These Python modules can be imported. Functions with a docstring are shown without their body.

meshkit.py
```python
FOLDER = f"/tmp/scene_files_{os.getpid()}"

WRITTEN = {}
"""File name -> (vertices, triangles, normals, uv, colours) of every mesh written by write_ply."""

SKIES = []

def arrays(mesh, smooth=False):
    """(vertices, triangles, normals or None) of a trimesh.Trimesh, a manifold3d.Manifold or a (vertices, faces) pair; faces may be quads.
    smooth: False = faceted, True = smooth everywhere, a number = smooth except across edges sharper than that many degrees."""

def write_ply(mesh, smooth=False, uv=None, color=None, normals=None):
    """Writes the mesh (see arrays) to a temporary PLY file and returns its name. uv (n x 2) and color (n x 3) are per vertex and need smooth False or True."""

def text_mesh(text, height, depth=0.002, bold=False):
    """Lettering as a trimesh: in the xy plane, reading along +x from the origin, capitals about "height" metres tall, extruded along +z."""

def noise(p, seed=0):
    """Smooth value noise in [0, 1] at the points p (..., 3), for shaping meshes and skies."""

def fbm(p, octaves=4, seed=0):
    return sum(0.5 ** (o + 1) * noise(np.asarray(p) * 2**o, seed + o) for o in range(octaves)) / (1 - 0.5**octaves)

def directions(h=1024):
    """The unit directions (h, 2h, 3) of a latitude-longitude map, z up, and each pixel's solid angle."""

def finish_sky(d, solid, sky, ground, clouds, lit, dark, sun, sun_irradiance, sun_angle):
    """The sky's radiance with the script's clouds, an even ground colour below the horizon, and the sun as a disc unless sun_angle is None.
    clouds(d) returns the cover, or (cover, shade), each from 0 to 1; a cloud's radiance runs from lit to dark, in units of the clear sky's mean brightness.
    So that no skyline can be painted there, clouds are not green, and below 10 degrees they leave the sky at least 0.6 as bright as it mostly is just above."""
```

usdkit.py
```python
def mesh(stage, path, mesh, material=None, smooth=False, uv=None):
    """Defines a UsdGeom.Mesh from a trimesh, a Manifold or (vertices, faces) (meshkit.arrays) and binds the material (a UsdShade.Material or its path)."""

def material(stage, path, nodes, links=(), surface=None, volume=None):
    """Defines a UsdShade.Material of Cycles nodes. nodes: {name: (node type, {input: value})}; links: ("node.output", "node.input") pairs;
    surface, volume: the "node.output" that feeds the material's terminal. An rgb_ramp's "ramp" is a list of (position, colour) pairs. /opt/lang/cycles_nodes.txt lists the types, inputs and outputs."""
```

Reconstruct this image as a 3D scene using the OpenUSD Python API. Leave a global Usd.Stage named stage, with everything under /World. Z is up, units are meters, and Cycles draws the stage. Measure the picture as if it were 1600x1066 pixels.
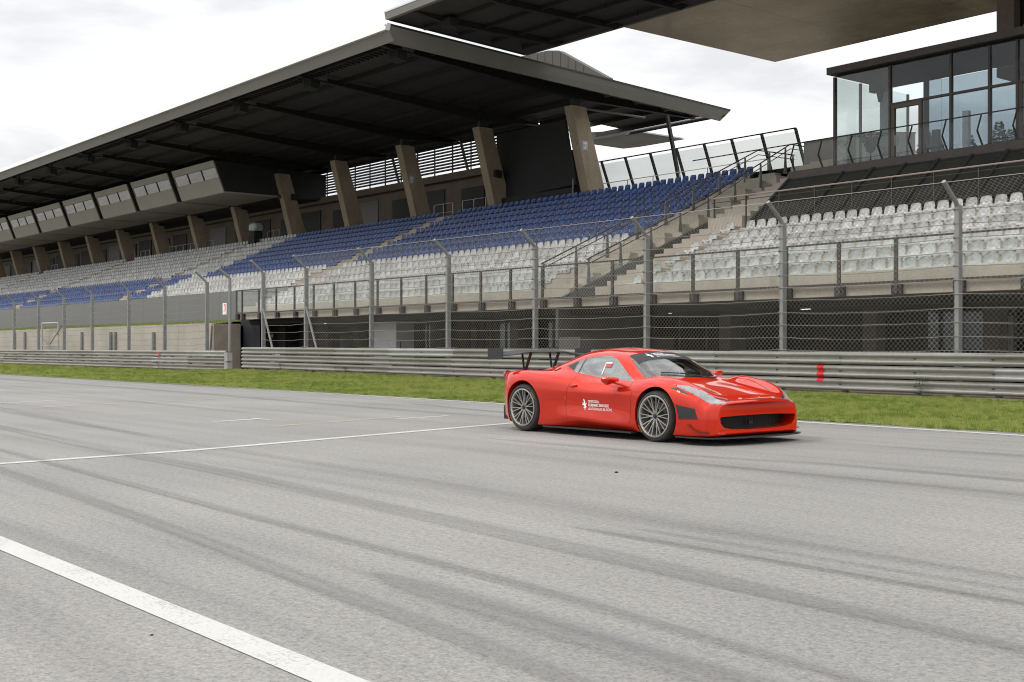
import math, random
import numpy as np, trimesh, manifold3d as m3
from shapely.geometry import Polygon
from scipy.interpolate import PchipInterpolator
from scipy.ndimage import gaussian_filter1d
import usdkit, meshkit
from pxr import Usd, UsdGeom, UsdLux, UsdShade, Gf, Sdf, Vt

stage = Usd.Stage.CreateInMemory()
UsdGeom.SetStageUpAxis(stage, UsdGeom.Tokens.z)
UsdGeom.SetStageMetersPerUnit(stage, 1.0)
UsdGeom.Xform.Define(stage, '/World')
UsdGeom.Scope.Define(stage, '/World/Looks')

# ------------------------------------------------------------------ camera, sky, sun, exposure
EXPOSURE = 0.25
AL = math.radians(51.0)
VIEW = np.array([-math.sin(AL), math.cos(AL), 0.0])
RIGHT = np.array([math.cos(AL), math.sin(AL), 0.0])
CAM_H = 1.217
FPX, HORIZON = 1900.0, 543.0
cam = UsdGeom.Camera.Define(stage, '/World/camera')
cam.CreateHorizontalApertureAttr(36.0)
cam.CreateVerticalApertureAttr(36.0 * 682 / 1024)
cam.CreateFocalLengthAttr(36.0 * FPX / 1600)
cam.CreateVerticalApertureOffsetAttr(36.0 * (HORIZON - 533) / 1600)
cam.CreateClippingRangeAttr(Gf.Vec2f(0.1, 3000))
cam.CreateExposureAttr(EXPOSURE)
b = -VIEW
cam.AddTransformOp().Set(Gf.Matrix4d(*RIGHT, 0, 0, 0, 1, 0, *b, 0, 0, 0, CAM_H, 1))

SUN_EL, SUN_DIR = math.radians(48), np.array([-0.55, -0.83])
SUN_DIR = SUN_DIR / np.linalg.norm(SUN_DIR)
SKY_STRENGTH = 0.1
dome = UsdLux.DomeLight.Define(stage, '/World/sky')
dome.GetPrim().SetCustomDataByKey('kind', 'structure')
sky_mat = usdkit.material(stage, '/World/Looks/sky', {
    'tc': ('texture_coordinate', {}),
    'sky': ('sky_texture', {'sky_type': 'single_scattering', 'sun_disc': False, 'sun_elevation': SUN_EL,
                            'sun_rotation': math.atan2(SUN_DIR[0], SUN_DIR[1])}),
    'map': ('mapping', {'scale': (1.0, 1.0, 3.2)}),
    'n1': ('noise_texture', {'scale': 4.2, 'detail': 7.0, 'roughness': 0.55, 'distortion': 0.3}),
    'r1': ('rgb_ramp', {'ramp': [(0.0, (0.74, 0.745, 0.76)), (0.37, (0.86, 0.865, 0.88)), (0.48, (1.04, 1.045, 1.05)), (0.58, (1.32, 1.32, 1.31)), (1.0, (1.42, 1.42, 1.40))]}),
    'sep': ('separate_xyz', {}),
    'grad': ('map_range', {'from_min': 0.0, 'from_max': 1.0, 'to_min': 6.8, 'to_max': 15.0, 'clamp': True}),
    'cx': ('combine_xyz', {}),
    'mul': ('mix', {'mix_type': 'multiply', 'fac': 1.0}),
    'mx': ('mix', {'mix_type': 'mix', 'fac': 0.93}),
    'bg': ('background_shader', {'strength': SKY_STRENGTH}),
}, [('tc.generated', 'map.vector'), ('map.vector', 'n1.vector'), ('n1.fac', 'r1.fac'), ('tc.generated', 'sep.vector'), ('sep.z', 'grad.value'),
    ('grad.result', 'cx.x'), ('grad.result', 'cx.y'), ('grad.result', 'cx.z'), ('r1.color', 'mul.color1'), ('cx.vector', 'mul.color2'),
    ('sky.color', 'mx.color1'), ('mul.color', 'mx.color2'), ('mx.color', 'bg.color')], surface='bg.background')
UsdShade.MaterialBindingAPI.Apply(dome.GetPrim()).Bind(sky_mat)
sun = UsdLux.DistantLight.Define(stage, '/World/sun')
sun.CreateNormalizeAttr(True)
sun.CreateIntensityAttr(0.3)
sun.CreateAngleAttr(14.0)
sun.CreateColorAttr(Gf.Vec3f(1.0, 0.95, 0.88))
_d = np.array([SUN_DIR[0] * math.cos(SUN_EL), SUN_DIR[1] * math.cos(SUN_EL), math.sin(SUN_EL)])
_x = np.cross([0, 0, 1.0], _d); _x /= np.linalg.norm(_x); _y = np.cross(_d, _x)
sun.AddTransformOp().Set(Gf.Matrix4d(*_x, 0, *_y, 0, *_d, 0, 0, 0, 30, 1))

# ------------------------------------------------------------------ helpers
def X_at(u, y):
    """world x of the picture column u (1600 px wide picture) on the vertical plane y, from the surveyed camera"""
    d = VIEW + RIGHT * (u - 800) / FPX
    return d[0] * y / d[1]
def Z_at(u, v, y):
    d = VIEW + RIGHT * (u - 800) / FPX
    return CAM_H + (HORIZON - v) / FPX * y / d[1]

_names = {}
def numbered(parent, name):
    k = (parent, name)
    n = _names.get(k, 0); _names[k] = n + 1
    return name if n == 0 else f'{name}_{n:03d}'
def pathof(p):
    return '/World' if p is None else (str(p) if isinstance(p, (str, Sdf.Path)) else str(p.GetPath()))
def tag(prim, label=None, cat=None, group=None, kind=None):
    p = prim.GetPrim() if hasattr(prim, 'GetPrim') else prim
    for k, v in (('label', label), ('category', cat), ('group', group), ('kind', kind)):
        if v: p.SetCustomDataByKey(k, v)
    return p
def thing(name, label=None, cat=None, loc=(0, 0, 0), rz=0, group=None, kind=None, parent=None):
    base = pathof(parent)
    x = UsdGeom.Xform.Define(stage, base + '/' + numbered(base, name))
    if any(loc): x.AddTranslateOp().Set(Gf.Vec3d(*map(float, loc)))
    if rz: x.AddRotateZOp().Set(float(math.degrees(rz)))
    return tag(x, label, cat, group, kind)
def obj(name, mesh, mat, parent=None, label=None, cat=None, group=None, kind=None, smooth=False):
    base = pathof(parent)
    if isinstance(mesh, MB): mesh = mesh.mesh()
    g = usdkit.mesh(stage, base + '/' + numbered(base, name), mesh, mat, smooth=smooth)
    return tag(g, label, cat, group, kind)
def copy_of(src, name, loc, rz=0, label=None, cat=None, group=None, scale=None):
    x = UsdGeom.Xform.Define(stage, '/World/' + numbered('/World', name))
    x.AddTranslateOp().Set(Gf.Vec3d(*map(float, loc)))
    if rz: x.AddRotateZOp().Set(float(math.degrees(rz)))
    if scale: x.AddScaleOp().Set(Gf.Vec3f(*scale))
    p = x.GetPrim()
    p.GetReferences().AddInternalReference(Sdf.Path(pathof(src)))
    p.SetInstanceable(True)
    return tag(p, label, cat, group)

BOXF = np.array([[0,2,1],[0,3,2],[4,5,6],[4,6,7],[0,1,5],[0,5,4],[1,2,6],[1,6,5],[2,3,7],[2,7,6],[3,0,4],[3,4,7]])
class MB:
    def __init__(s): s.v, s.f, s.n = [], [], 0
    def add(s, v, f):
        v = np.asarray(v, float); s.v.append(v); s.f.append(np.asarray(f, int) + s.n); s.n += len(v); return s
    def box(s, x0, x1, y0, y1, z0, z1):
        return s.add([[x0,y0,z0],[x1,y0,z0],[x1,y1,z0],[x0,y1,z0],[x0,y0,z1],[x1,y0,z1],[x1,y1,z1],[x0,y1,z1]], BOXF)
    def hexa(s, bottom, top):
        """two quads, same winding (counter-clockwise seen from above)"""
        return s.add(list(bottom) + list(top), BOXF)
    def bar(s, a, b, w, h=None, up=(0, 0, 1)):
        a, b = np.asarray(a, float), np.asarray(b, float); h = h or w
        d = b - a; d = d / np.linalg.norm(d)
        r = np.cross(d, up)
        if np.linalg.norm(r) < 1e-6: r = np.array([1.0, 0, 0])
        r /= np.linalg.norm(r); t = np.cross(r, d)
        q = lambda p: [p - r*w/2 - t*h/2, p + r*w/2 - t*h/2, p + r*w/2 + t*h/2, p - r*w/2 + t*h/2]
        A, B = q(a), q(b)
        return s.add(A + B, BOXF[:, ::-1])
    def tube(s, pts, r, n=6):
        pts = np.asarray(pts, float); m = len(pts)
        r = np.full(m, r) if np.ndim(r) == 0 else np.asarray(r, float)
        T = np.gradient(pts, axis=0); T /= np.linalg.norm(T, axis=1)[:, None]
        ref = np.array([0, 0, 1.0]) if abs(T[0, 2]) < 0.9 else np.array([1.0, 0, 0])
        V = []
        for p, t, rr in zip(pts, T, r):
            a = np.cross(t, ref); a /= np.linalg.norm(a); c = np.cross(t, a)
            for k in range(n):
                th = 2 * math.pi * k / n
                V.append(p + rr * (a * math.cos(th) + c * math.sin(th)))
        F = []
        for i in range(m - 1):
            for k in range(n):
                k2 = (k + 1) % n
                F += [[i*n+k, i*n+k2, (i+1)*n+k2], [i*n+k, (i+1)*n+k2, (i+1)*n+k]]
        F += [[0, k, k+1] for k in range(1, n-1)][::1]
        F = F[:-(n-2)] + [[0, k+1, k] for k in range(1, n-1)] + [[(m-1)*n, (m-1)*n+k, (m-1)*n+k+1] for k in range(1, n-1)]
        F = np.array(F)[:, ::-1]
        return s.add(V, F)
    def prism(s, poly, axis, lo, hi):
        """closed prism of a simple polygon; axis x: poly in (y,z); y: (x,z); z: (x,y)"""
        P = Polygon(poly)
        if not P.exterior.is_ccw: poly = poly[::-1]
        t = trimesh.creation.extrude_polygon(Polygon(poly), hi - lo)
        v = np.array(t.vertices); v[:, 2] += lo
        f = np.array(t.faces)
        if axis == 'x': v = v[:, [2, 0, 1]]
        elif axis == 'y': v = np.c_[v[:, 0], v[:, 2], v[:, 1]]; f = f[:, ::-1]
        return s.add(v, f)
    def tri(s, t): return s.add(np.array(t.vertices), np.array(t.faces))
    def mesh(s): return np.vstack(s.v), np.vstack(s.f)

def tmesh(m):
    """manifold -> (v, f)"""
    g = m.to_mesh(); return np.array(g.vert_properties[:, :3], float), np.array(g.tri_verts, int)
def man(v, f):
    return m3.Manifold(m3.Mesh(np.ascontiguousarray(v, np.float32), np.ascontiguousarray(f, np.uint32)))
def revolve(profile, n=48, axis='y'):
    """profile: closed list of (radius, along)"""
    P = np.array(profile, float); m = len(P); V = []; F = []
    for k in range(n):
        a = 2 * math.pi * k / n
        for r, h in P: V.append((r * math.cos(a), h, r * math.sin(a)) if axis == 'y' else (r * math.cos(a), r * math.sin(a), h))
    for k in range(n):
        k2 = (k + 1) % n
        for i in range(m):
            j = (i + 1) % m
            F += [[k*m+i, k2*m+i, k2*m+j], [k*m+i, k2*m+j, k*m+j]]
    return np.array(V), np.array(F)

def look(name, col, rough=0.6, metal=0.0, var=0.12, scale=3.0, stretch=(1, 1, 1), bump=0.0, bscale=60.0, spec=0.5, coat=0.0, coord='position', fine=0.0, col2=None, extra=None, rvar=0.0):
    c = np.array(col, float); c2 = np.array(col2, float) if col2 is not None else None
    lo, hi = (c * (1 - var), np.minimum(c * (1 + var), 0.95)) if c2 is None else (c, c2)
    N = {'map': ('mapping', {'scale': stretch}),
         'n': ('noise_texture', {'scale': scale, 'detail': 5.0, 'roughness': 0.6}),
         'r': ('rgb_ramp', {'ramp': [(0.28, lo), (0.72, hi)]}),
         'p': ('principled_bsdf', {'roughness': rough, 'metallic': metal, 'specular_ior_level': spec, 'coat_weight': coat, 'coat_roughness': 0.03})}
    L = []
    if coord == 'position': N['g'] = ('geometry', {}); src = 'g.position'
    else: N['g'] = ('texture_coordinate', {}); src = 'g.object'
    L += [(src, 'map.vector'), ('map.vector', 'n.vector'), ('n.fac', 'r.fac')]
    out = 'r.color'
    if fine:
        N['fn'] = ('noise_texture', {'scale': bscale, 'detail': 2.0})
        N['fr'] = ('rgb_ramp', {'ramp': [(0.3, (1 - fine,) * 3), (0.7, (1 + fine * 0.6,) * 3)]})
        N['fm'] = ('mix', {'mix_type': 'multiply', 'fac': 1.0})
        L += [(src, 'fn.vector'), ('fn.fac', 'fr.fac'), (out, 'fm.color1'), ('fr.color', 'fm.color2')]; out = 'fm.color'
    L.append((out, 'p.base_color'))
    if rvar:
        N['rv'] = ('map_range', {'from_min': 0.3, 'from_max': 0.7, 'to_min': max(rough - rvar, 0.02), 'to_max': rough + rvar, 'clamp': True})
        L += [('n.fac', 'rv.value'), ('rv.result', 'p.roughness')]
    if bump:
        N['bn'] = ('noise_texture', {'scale': bscale, 'detail': 3.0})
        N['bp'] = ('bump', {'strength': bump, 'distance': 0.01})
        L += [(src, 'bn.vector'), ('bn.fac', 'bp.height'), ('bp.normal', 'p.normal')]
    return usdkit.material(stage, '/World/Looks/' + name, N, L, surface='p.BSDF')
def pane_look(name, tint, refl=1.5, rough=0.0, boost=0.0, glossy=(1, 1, 1)):
    """window pane: clear, mirror-like at a grazing view (same from both faces)"""
    f0 = max(((refl - 1) / (refl + 1)) ** 2, boost)
    N = {'t': ('transparent_bsdf', {'color': tint}), 'g': ('glossy_bsdf', {'color': glossy, 'roughness': rough, 'distribution': 'ggx'}),
         'f': ('layer_weight', {'blend': 0.5}), 'pw': ('math', {'math_type': 'power', 'value2': 5.0}), 'a': ('math', {'math_type': 'multiply_add', 'value2': 1 - f0, 'value3': f0}), 'm': ('mix_closure', {})}
    L = [('t.BSDF', 'm.closure1'), ('g.BSDF', 'm.closure2'), ('f.facing', 'pw.value1'), ('pw.value', 'a.value1'), ('a.value', 'm.fac')]
    return usdkit.material(stage, '/World/Looks/' + name, N, L, surface='m.closure')
# ------------------------------------------------------------------ ground, track, markings, verge
rng = np.random.default_rng(7)
def asphalt_look():
    N = {'g': ('geometry', {}), 'm1': ('mapping', {'scale': (0.05, 0.9, 1.0)}), 'm2': ('mapping', {'scale': (0.02, 3.2, 1.0)}),
         'n1': ('noise_texture', {'scale': 1.0, 'detail': 5.0, 'roughness': 0.6}), 'n2': ('noise_texture', {'scale': 1.0, 'detail': 5.0, 'roughness': 0.65, 'distortion': 0.4}),
         'n3': ('noise_texture', {'scale': 62.0, 'detail': 3.0, 'roughness': 0.75}), 'n4': ('noise_texture', {'scale': 0.35, 'detail': 4.0}),
         'vo': ('voronoi_texture', {'scale': 55.0}), 'n5': ('noise_texture', {'scale': 24.0, 'detail': 4.0, 'roughness': 0.7}),
         'r1': ('rgb_ramp', {'ramp': [(0.30, (0.80, 0.80, 0.80)), (0.50, (1.0, 1.0, 1.0)), (0.75, (1.06, 1.06, 1.055))]}),
         'r2': ('rgb_ramp', {'ramp': [(0.30, (0.87, 0.87, 0.875)), (0.50, (1.0, 1.0, 1.0)), (0.8, (1.04, 1.04, 1.03))]}),
         'r3': ('rgb_ramp', {'ramp': [(0.25, (0.38, 0.37, 0.36)), (0.45, (0.93, 0.93, 0.93)), (0.58, (1.06, 1.06, 1.06)), (0.76, (1.50, 1.48, 1.44))]}),
         'r4': ('rgb_ramp', {'ramp': [(0.3, (0.90, 0.90, 0.90)), (0.7, (1.08, 1.075, 1.06))]}),
         'r5': ('rgb_ramp', {'ramp': [(0.28, (0.68, 0.68, 0.68)), (0.5, (1.0, 1.0, 1.0)), (0.72, (1.22, 1.22, 1.21))]}),
         'c': ('color', {'value': (0.262, 0.256, 0.246)}),
         'x1': ('mix', {'mix_type': 'multiply', 'fac': 0.9}), 'x2': ('mix', {'mix_type': 'multiply', 'fac': 1.0}), 'x3': ('mix', {'mix_type': 'multiply', 'fac': 1.0}), 'x4': ('mix', {'mix_type': 'multiply', 'fac': 1.0}), 'x5': ('mix', {'mix_type': 'multiply', 'fac': 1.0}),
         'bp': ('bump', {'strength': 0.55, 'distance': 0.004}), 'p': ('principled_bsdf', {'roughness': 0.82, 'specular_ior_level': 0.35})}
    L = [('g.position', 'm1.vector'), ('g.position', 'm2.vector'), ('m1.vector', 'n1.vector'), ('m2.vector', 'n2.vector'), ('g.position', 'n3.vector'), ('g.position', 'n4.vector'), ('g.position', 'vo.vector'), ('g.position', 'n5.vector'),
         ('n1.fac', 'r1.fac'), ('n2.fac', 'r2.fac'), ('n3.fac', 'r3.fac'), ('n4.fac', 'r4.fac'), ('n5.fac', 'r5.fac'),
         ('c.color', 'x1.color1'), ('r1.color', 'x1.color2'), ('x1.color', 'x2.color1'), ('r2.color', 'x2.color2'), ('x2.color', 'x3.color1'), ('r3.color', 'x3.color2'), ('x3.color', 'x4.color1'), ('r4.color', 'x4.color2'),
         ('x4.color', 'x5.color1'), ('r5.color', 'x5.color2'), ('x5.color', 'p.base_color'), ('n3.fac', 'bp.height'), ('bp.normal', 'p.normal')]
    return usdkit.material(stage, '/World/Looks/asphalt', N, L, surface='p.BSDF')
def worn_paint(name, col, wear=0.42, soft=0.12):
    N = {'g': ('geometry', {}), 'n': ('noise_texture', {'scale': 60.0, 'detail': 5.0, 'roughness': 0.75}), 'n2': ('noise_texture', {'scale': 2.2, 'detail': 3.0}),
         'ad': ('math', {'math_type': 'multiply_add', 'value2': 0.6}), 'r': ('rgb_ramp', {'ramp': [(wear - soft, (0, 0, 0)), (wear + soft, (1, 1, 1))]}),
         'cr': ('rgb_ramp', {'ramp': [(0.3, tuple(np.array(col) * .86)), (0.7, col)]}),
         't': ('transparent_bsdf', {}), 'p': ('principled_bsdf', {'roughness': 0.6}), 'm': ('mix_closure', {})}
    L = [('g.position', 'n.vector'), ('g.position', 'n2.vector'), ('n2.fac', 'ad.value1'), ('n.fac', 'ad.value3'), ('ad.value', 'r.fac'), ('n.fac', 'cr.fac'), ('cr.color', 'p.base_color'),
         ('r.color', 'm.fac'), ('t.BSDF', 'm.closure1'), ('p.BSDF', 'm.closure2')]
    return usdkit.material(stage, '/World/Looks/' + name, N, L, surface='m.closure')
def rubber_look(name, strength):
    N = {'tc': ('texture_coordinate', {}), 'sp': ('separate_xyz', {}), 'ed': ('math', {'math_type': 'pingpong', 'value2': 0.5}), 'er': ('map_range', {'from_min': 0.0, 'from_max': 0.10, 'to_min': 0.0, 'to_max': 1.0, 'clamp': True}),
         'em': ('math', {'math_type': 'pingpong', 'value2': 0.5}), 'el': ('map_range', {'from_min': 0.0, 'from_max': 0.18, 'to_min': 0.0, 'to_max': 1.0, 'clamp': True}),
         'ms': ('mapping', {'scale': (0.16, 13.0, 1.0)}), 'n': ('noise_texture', {'scale': 1.0, 'detail': 4.0, 'roughness': 0.6}), 'nr': ('rgb_ramp', {'ramp': [(0.36, (0.06,) * 3), (0.56, (1.0,) * 3)]}),
         'g': ('geometry', {}), 'nf': ('noise_texture', {'scale': 70.0, 'detail': 3.0, 'roughness': 0.7}), 'nfr': ('rgb_ramp', {'ramp': [(0.38, (0.35,) * 3), (0.62, (1.0,) * 3)]}),
         'a': ('math', {'math_type': 'multiply'}), 'b': ('math', {'math_type': 'multiply'}), 'c': ('math', {'math_type': 'multiply'}), 'd': ('math', {'math_type': 'multiply', 'value2': strength}),
         't': ('transparent_bsdf', {}), 'p': ('principled_bsdf', {'base_color': (0.06, 0.058, 0.058), 'roughness': 0.75}), 'm': ('mix_closure', {})}
    L = [('tc.UV', 'sp.vector'), ('sp.y', 'ed.value1'), ('ed.value', 'er.value'), ('sp.z', 'em.value2')][:3] + [('tc.UV', 'ms.vector'), ('ms.vector', 'n.vector'), ('n.fac', 'nr.fac'), ('g.position', 'nf.vector'), ('nf.fac', 'nfr.fac'),
         ('er.result', 'a.value1'), ('nr.color', 'a.value2'), ('a.value', 'b.value1'), ('nfr.color', 'b.value2'), ('b.value', 'd.value1'), ('d.value', 'm.fac'), ('t.BSDF', 'm.closure1'), ('p.BSDF', 'm.closure2')]
    for k in ('em', 'el', 'c'): N.pop(k)
    return usdkit.material(stage, '/World/Looks/' + name, N, L, surface='m.closure')

ASPHALT = asphalt_look()
WHITE_LINE = worn_paint('white_line_paint', (0.55, 0.54, 0.52), 0.60, .16)
WHITE_THIN = worn_paint('worn_white_paint', (0.66, 0.65, 0.63), 0.74, .16)
YELLOW_LINE = worn_paint('worn_yellow_paint', (0.48, 0.37, 0.14), 0.90, .18)
SOIL = look('dry_soil', (0.13, 0.10, 0.07), 0.95, 0, .35, 1.2, bump=.6, bscale=25, col2=(0.22, 0.18, 0.13), fine=.4)
TURF = look('turf_soil', (0.060, 0.088, 0.018), 0.9, 0, .3, 2.0, bump=.6, bscale=40, col2=(0.13, 0.16, 0.040), fine=.45)
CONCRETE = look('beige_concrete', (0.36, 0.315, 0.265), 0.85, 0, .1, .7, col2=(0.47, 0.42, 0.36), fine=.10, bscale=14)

track = thing('track', kind='structure')
obj('asphalt', MB().box(-420, 160, -60, 16.9, -.3, 0.0), ASPHALT, track, kind='structure')
def strip(pts, w, z):
    """flat ribbon along pts (x, y) with st running along and across"""
    p = np.array(pts, float); t = np.gradient(p, axis=0); t /= np.linalg.norm(t, axis=1)[:, None]; n = np.c_[-t[:, 1], t[:, 0]]
    w = np.full(len(p), w) if np.ndim(w) == 0 else np.asarray(w)
    s = np.r_[0, np.cumsum(np.linalg.norm(np.diff(p, axis=0), axis=1))]
    V = np.stack([np.c_[p - n * w[:, None] / 2, np.full(len(p), z)], np.c_[p + n * w[:, None] / 2, np.full(len(p), z)]], 1).reshape(-1, 3)
    U = np.stack([np.c_[s, 0 * s], np.c_[s, 0 * s + 1]], 1).reshape(-1, 2); F = []
    for i in range(len(p) - 1): F += [[2*i, 2*i+2, 2*i+3], [2*i, 2*i+3, 2*i+1]]
    return (V, np.array(F)), U
def mark(name, pts, w, z, mat):
    m, uv = strip(pts, w, z); g = usdkit.mesh(stage, pathof(track) + '/' + numbered(pathof(track), name), m, mat, uv=uv); return tag(g, kind='structure')
def lin(a, b, n): return np.linspace(a, b, n)
mark('edge_line', [(-200, 17.0 - .12), (-100, 16.78), (-37, 16.62), (-21, 16.42), (-8.6, 16.02), (20, 15.2)], .17, .004, WHITE_LINE)
mark('pit_line', [(-60, 2.30), (-8.0, 2.285), (-3.7, 2.295), (20, 2.3)], .165, .004, WHITE_LINE)
mark('start_line', [(-12.5, -1.8), (-13.24, 3.84), (-13.54, 6.1), (-14.07, 8.14), (-15.04, 11.79), (-15.6, 14.0)], .16, .004, WHITE_LINE)
mark('grid_mark', [(-18.50, 8.70), (-18.78, 9.61)], .10, .004, WHITE_THIN); mark('grid_mark', [(-18.9, 9.62), (-18.40, 9.66)], .10, .008, WHITE_THIN)
mark('grid_mark', [(-17.28, 11.47), (-17.51, 12.72)], .09, .004, WHITE_THIN); mark('grid_mark', [(-27.5, 7.6), (-28.2, 9.4)], .10, .004, WHITE_THIN)
mark('grid_mark', [(-35.0, 8.8), (-35.6, 10.4)], .10, .004, WHITE_THIN); mark('grid_mark', [(-24.0, 5.3), (-24.5, 7.1)], .10, .004, WHITE_THIN)
mark('guide_line', [(-16.78, 8.91), (-17.72, 11.83)], .11, .012, YELLOW_LINE); mark('guide_line', [(-25.0, 7.9), (-26.8, 13.0)], .11, .012, YELLOW_LINE)
TYRES = [([(-26, 5.9), (-19.4, 5.6), (-15, 5.38), (-11.4, 5.3), (-7.97, 5.08), (-6.05, 4.95), (-4.9, 4.88), (-3.3, 4.74), (-1.5, 4.6)], .34, .55),
         ([(-16, 3.85), (-10.8, 3.55), (-9.0, 3.43), (-7.3, 3.31), (-6.0, 3.19), (-5.07, 3.11), (-4.3, 3.05), (-3.69, 2.99), (-2, 2.88)], .20, .62),
         ([(-20, 4.6), (-13.8, 4.30), (-10.1, 4.14), (-8.1, 4.05), (-6.9, 4.02), (-5.8, 3.98), (-4.9, 3.95), (-4.08, 3.88), (-2.9, 3.78), (-1, 3.65)], .15, .70),
         ([(-6.2, 5.50), (-4.4, 5.51), (-3.6, 5.51), (-2.6, 5.52)], .14, .75), ([(-5.9, 5.78), (-4.2, 5.79), (-2.4, 5.80)], .12, .4),
         ([(-13, 10.0), (-9.1, 10.2), (-7.8, 10.5), (-5.7, 10.6), (0, 10.8)], .30, .55), ([(-10, 9.4), (-7, 9.55), (-3, 9.7), (2, 9.9)], .22, .4),
         ([(-5.6, 3.55), (-4.4, 3.47), (-3.3, 3.42), (-2, 3.36)], .3, .6), ([(-24, 7.2), (-17, 6.7), (-12, 6.45), (-8, 6.3), (-3, 6.1)], .26, .32),
         ([(-60, 8.5), (-40, 8.0), (-28, 7.4), (-20, 6.9), (-16, 6.6)], .5, .42), ([(-70, 14.6), (-45, 14.2), (-30, 13.8), (-20, 13.2), (-14, 13.4)], .45, .5),
         ([(-60, 11.5), (-40, 11.1), (-26, 10.6), (-19, 10.3)], .35, .32), ([(-22, 14.9), (-17.5, 14.2), (-15, 14.0)], .35, .6), ([(-9, 12.9), (-3, 13.2), (4, 13.4)], .4, .45)]
RUB = {}
for k, (p, w, s) in enumerate(TYRES):
    if s not in RUB: RUB[s] = rubber_look('tyre_rubber_mark_%02d' % round(s * 100), s * .85)
    p = np.array(p); q = np.linspace(p[0, 0], p[-1, 0], 40); y = PchipInterpolator(p[:, 0], p[:, 1])(q)
    wv = w * np.minimum(1, np.minimum(np.arange(40), 39 - np.arange(40)) / 5 * .8 + .2)
    mark('tyre_mark', np.c_[q, y], wv, .016 + .002 * k, RUB[s])
CRUMB = look('crumb_black', (.02, .02, .02), .8)
for (x, y, r) in [(-8.53, 8.21, .016), (-4.95, 2.05, .006)]:
    s = trimesh.creation.icosphere(1, r); s.apply_scale([1, 1.3, .6]); s.apply_translation([x, y, r * .4]); obj('rubber_crumb', (np.array(s.vertices), np.array(s.faces)), CRUMB, track)

def verge_z(x, y):
    t = np.clip((-12 - x) / 40, 0, 1) * (x > -53.2)
    t = t * np.clip((x + 53.2) / 1.6, 0, 1)
    return 0.012 + 0.15 * t * np.clip((y - 17.5) / 7.5, 0, 1) + 0.03 * np.clip((y - 17) / 4, 0, 1)
xs = np.r_[np.arange(-420, -60, 6.0), np.arange(-60, 30, 0.6)]; ys = np.r_[np.arange(16.55, 26.2, .35), 28.8]
XX, YY = np.meshgrid(xs, ys, indexing='ij')
ZZ = verge_z(XX, YY) + .035 * (meshkit.fbm(np.stack([XX * .9, YY * .9, 0 * XX], -1), 3, 3) - .5) * np.clip((YY - 16.7) / .5, 0, 1)
def grid_faces(n, m):
    i, j = np.meshgrid(np.arange(n - 1), np.arange(m - 1), indexing='ij'); a = i * m + j
    return np.concatenate([np.stack([a, a + m, a + m + 1], -1).reshape(-1, 3), np.stack([a, a + m + 1, a + 1], -1).reshape(-1, 3)])
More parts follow.
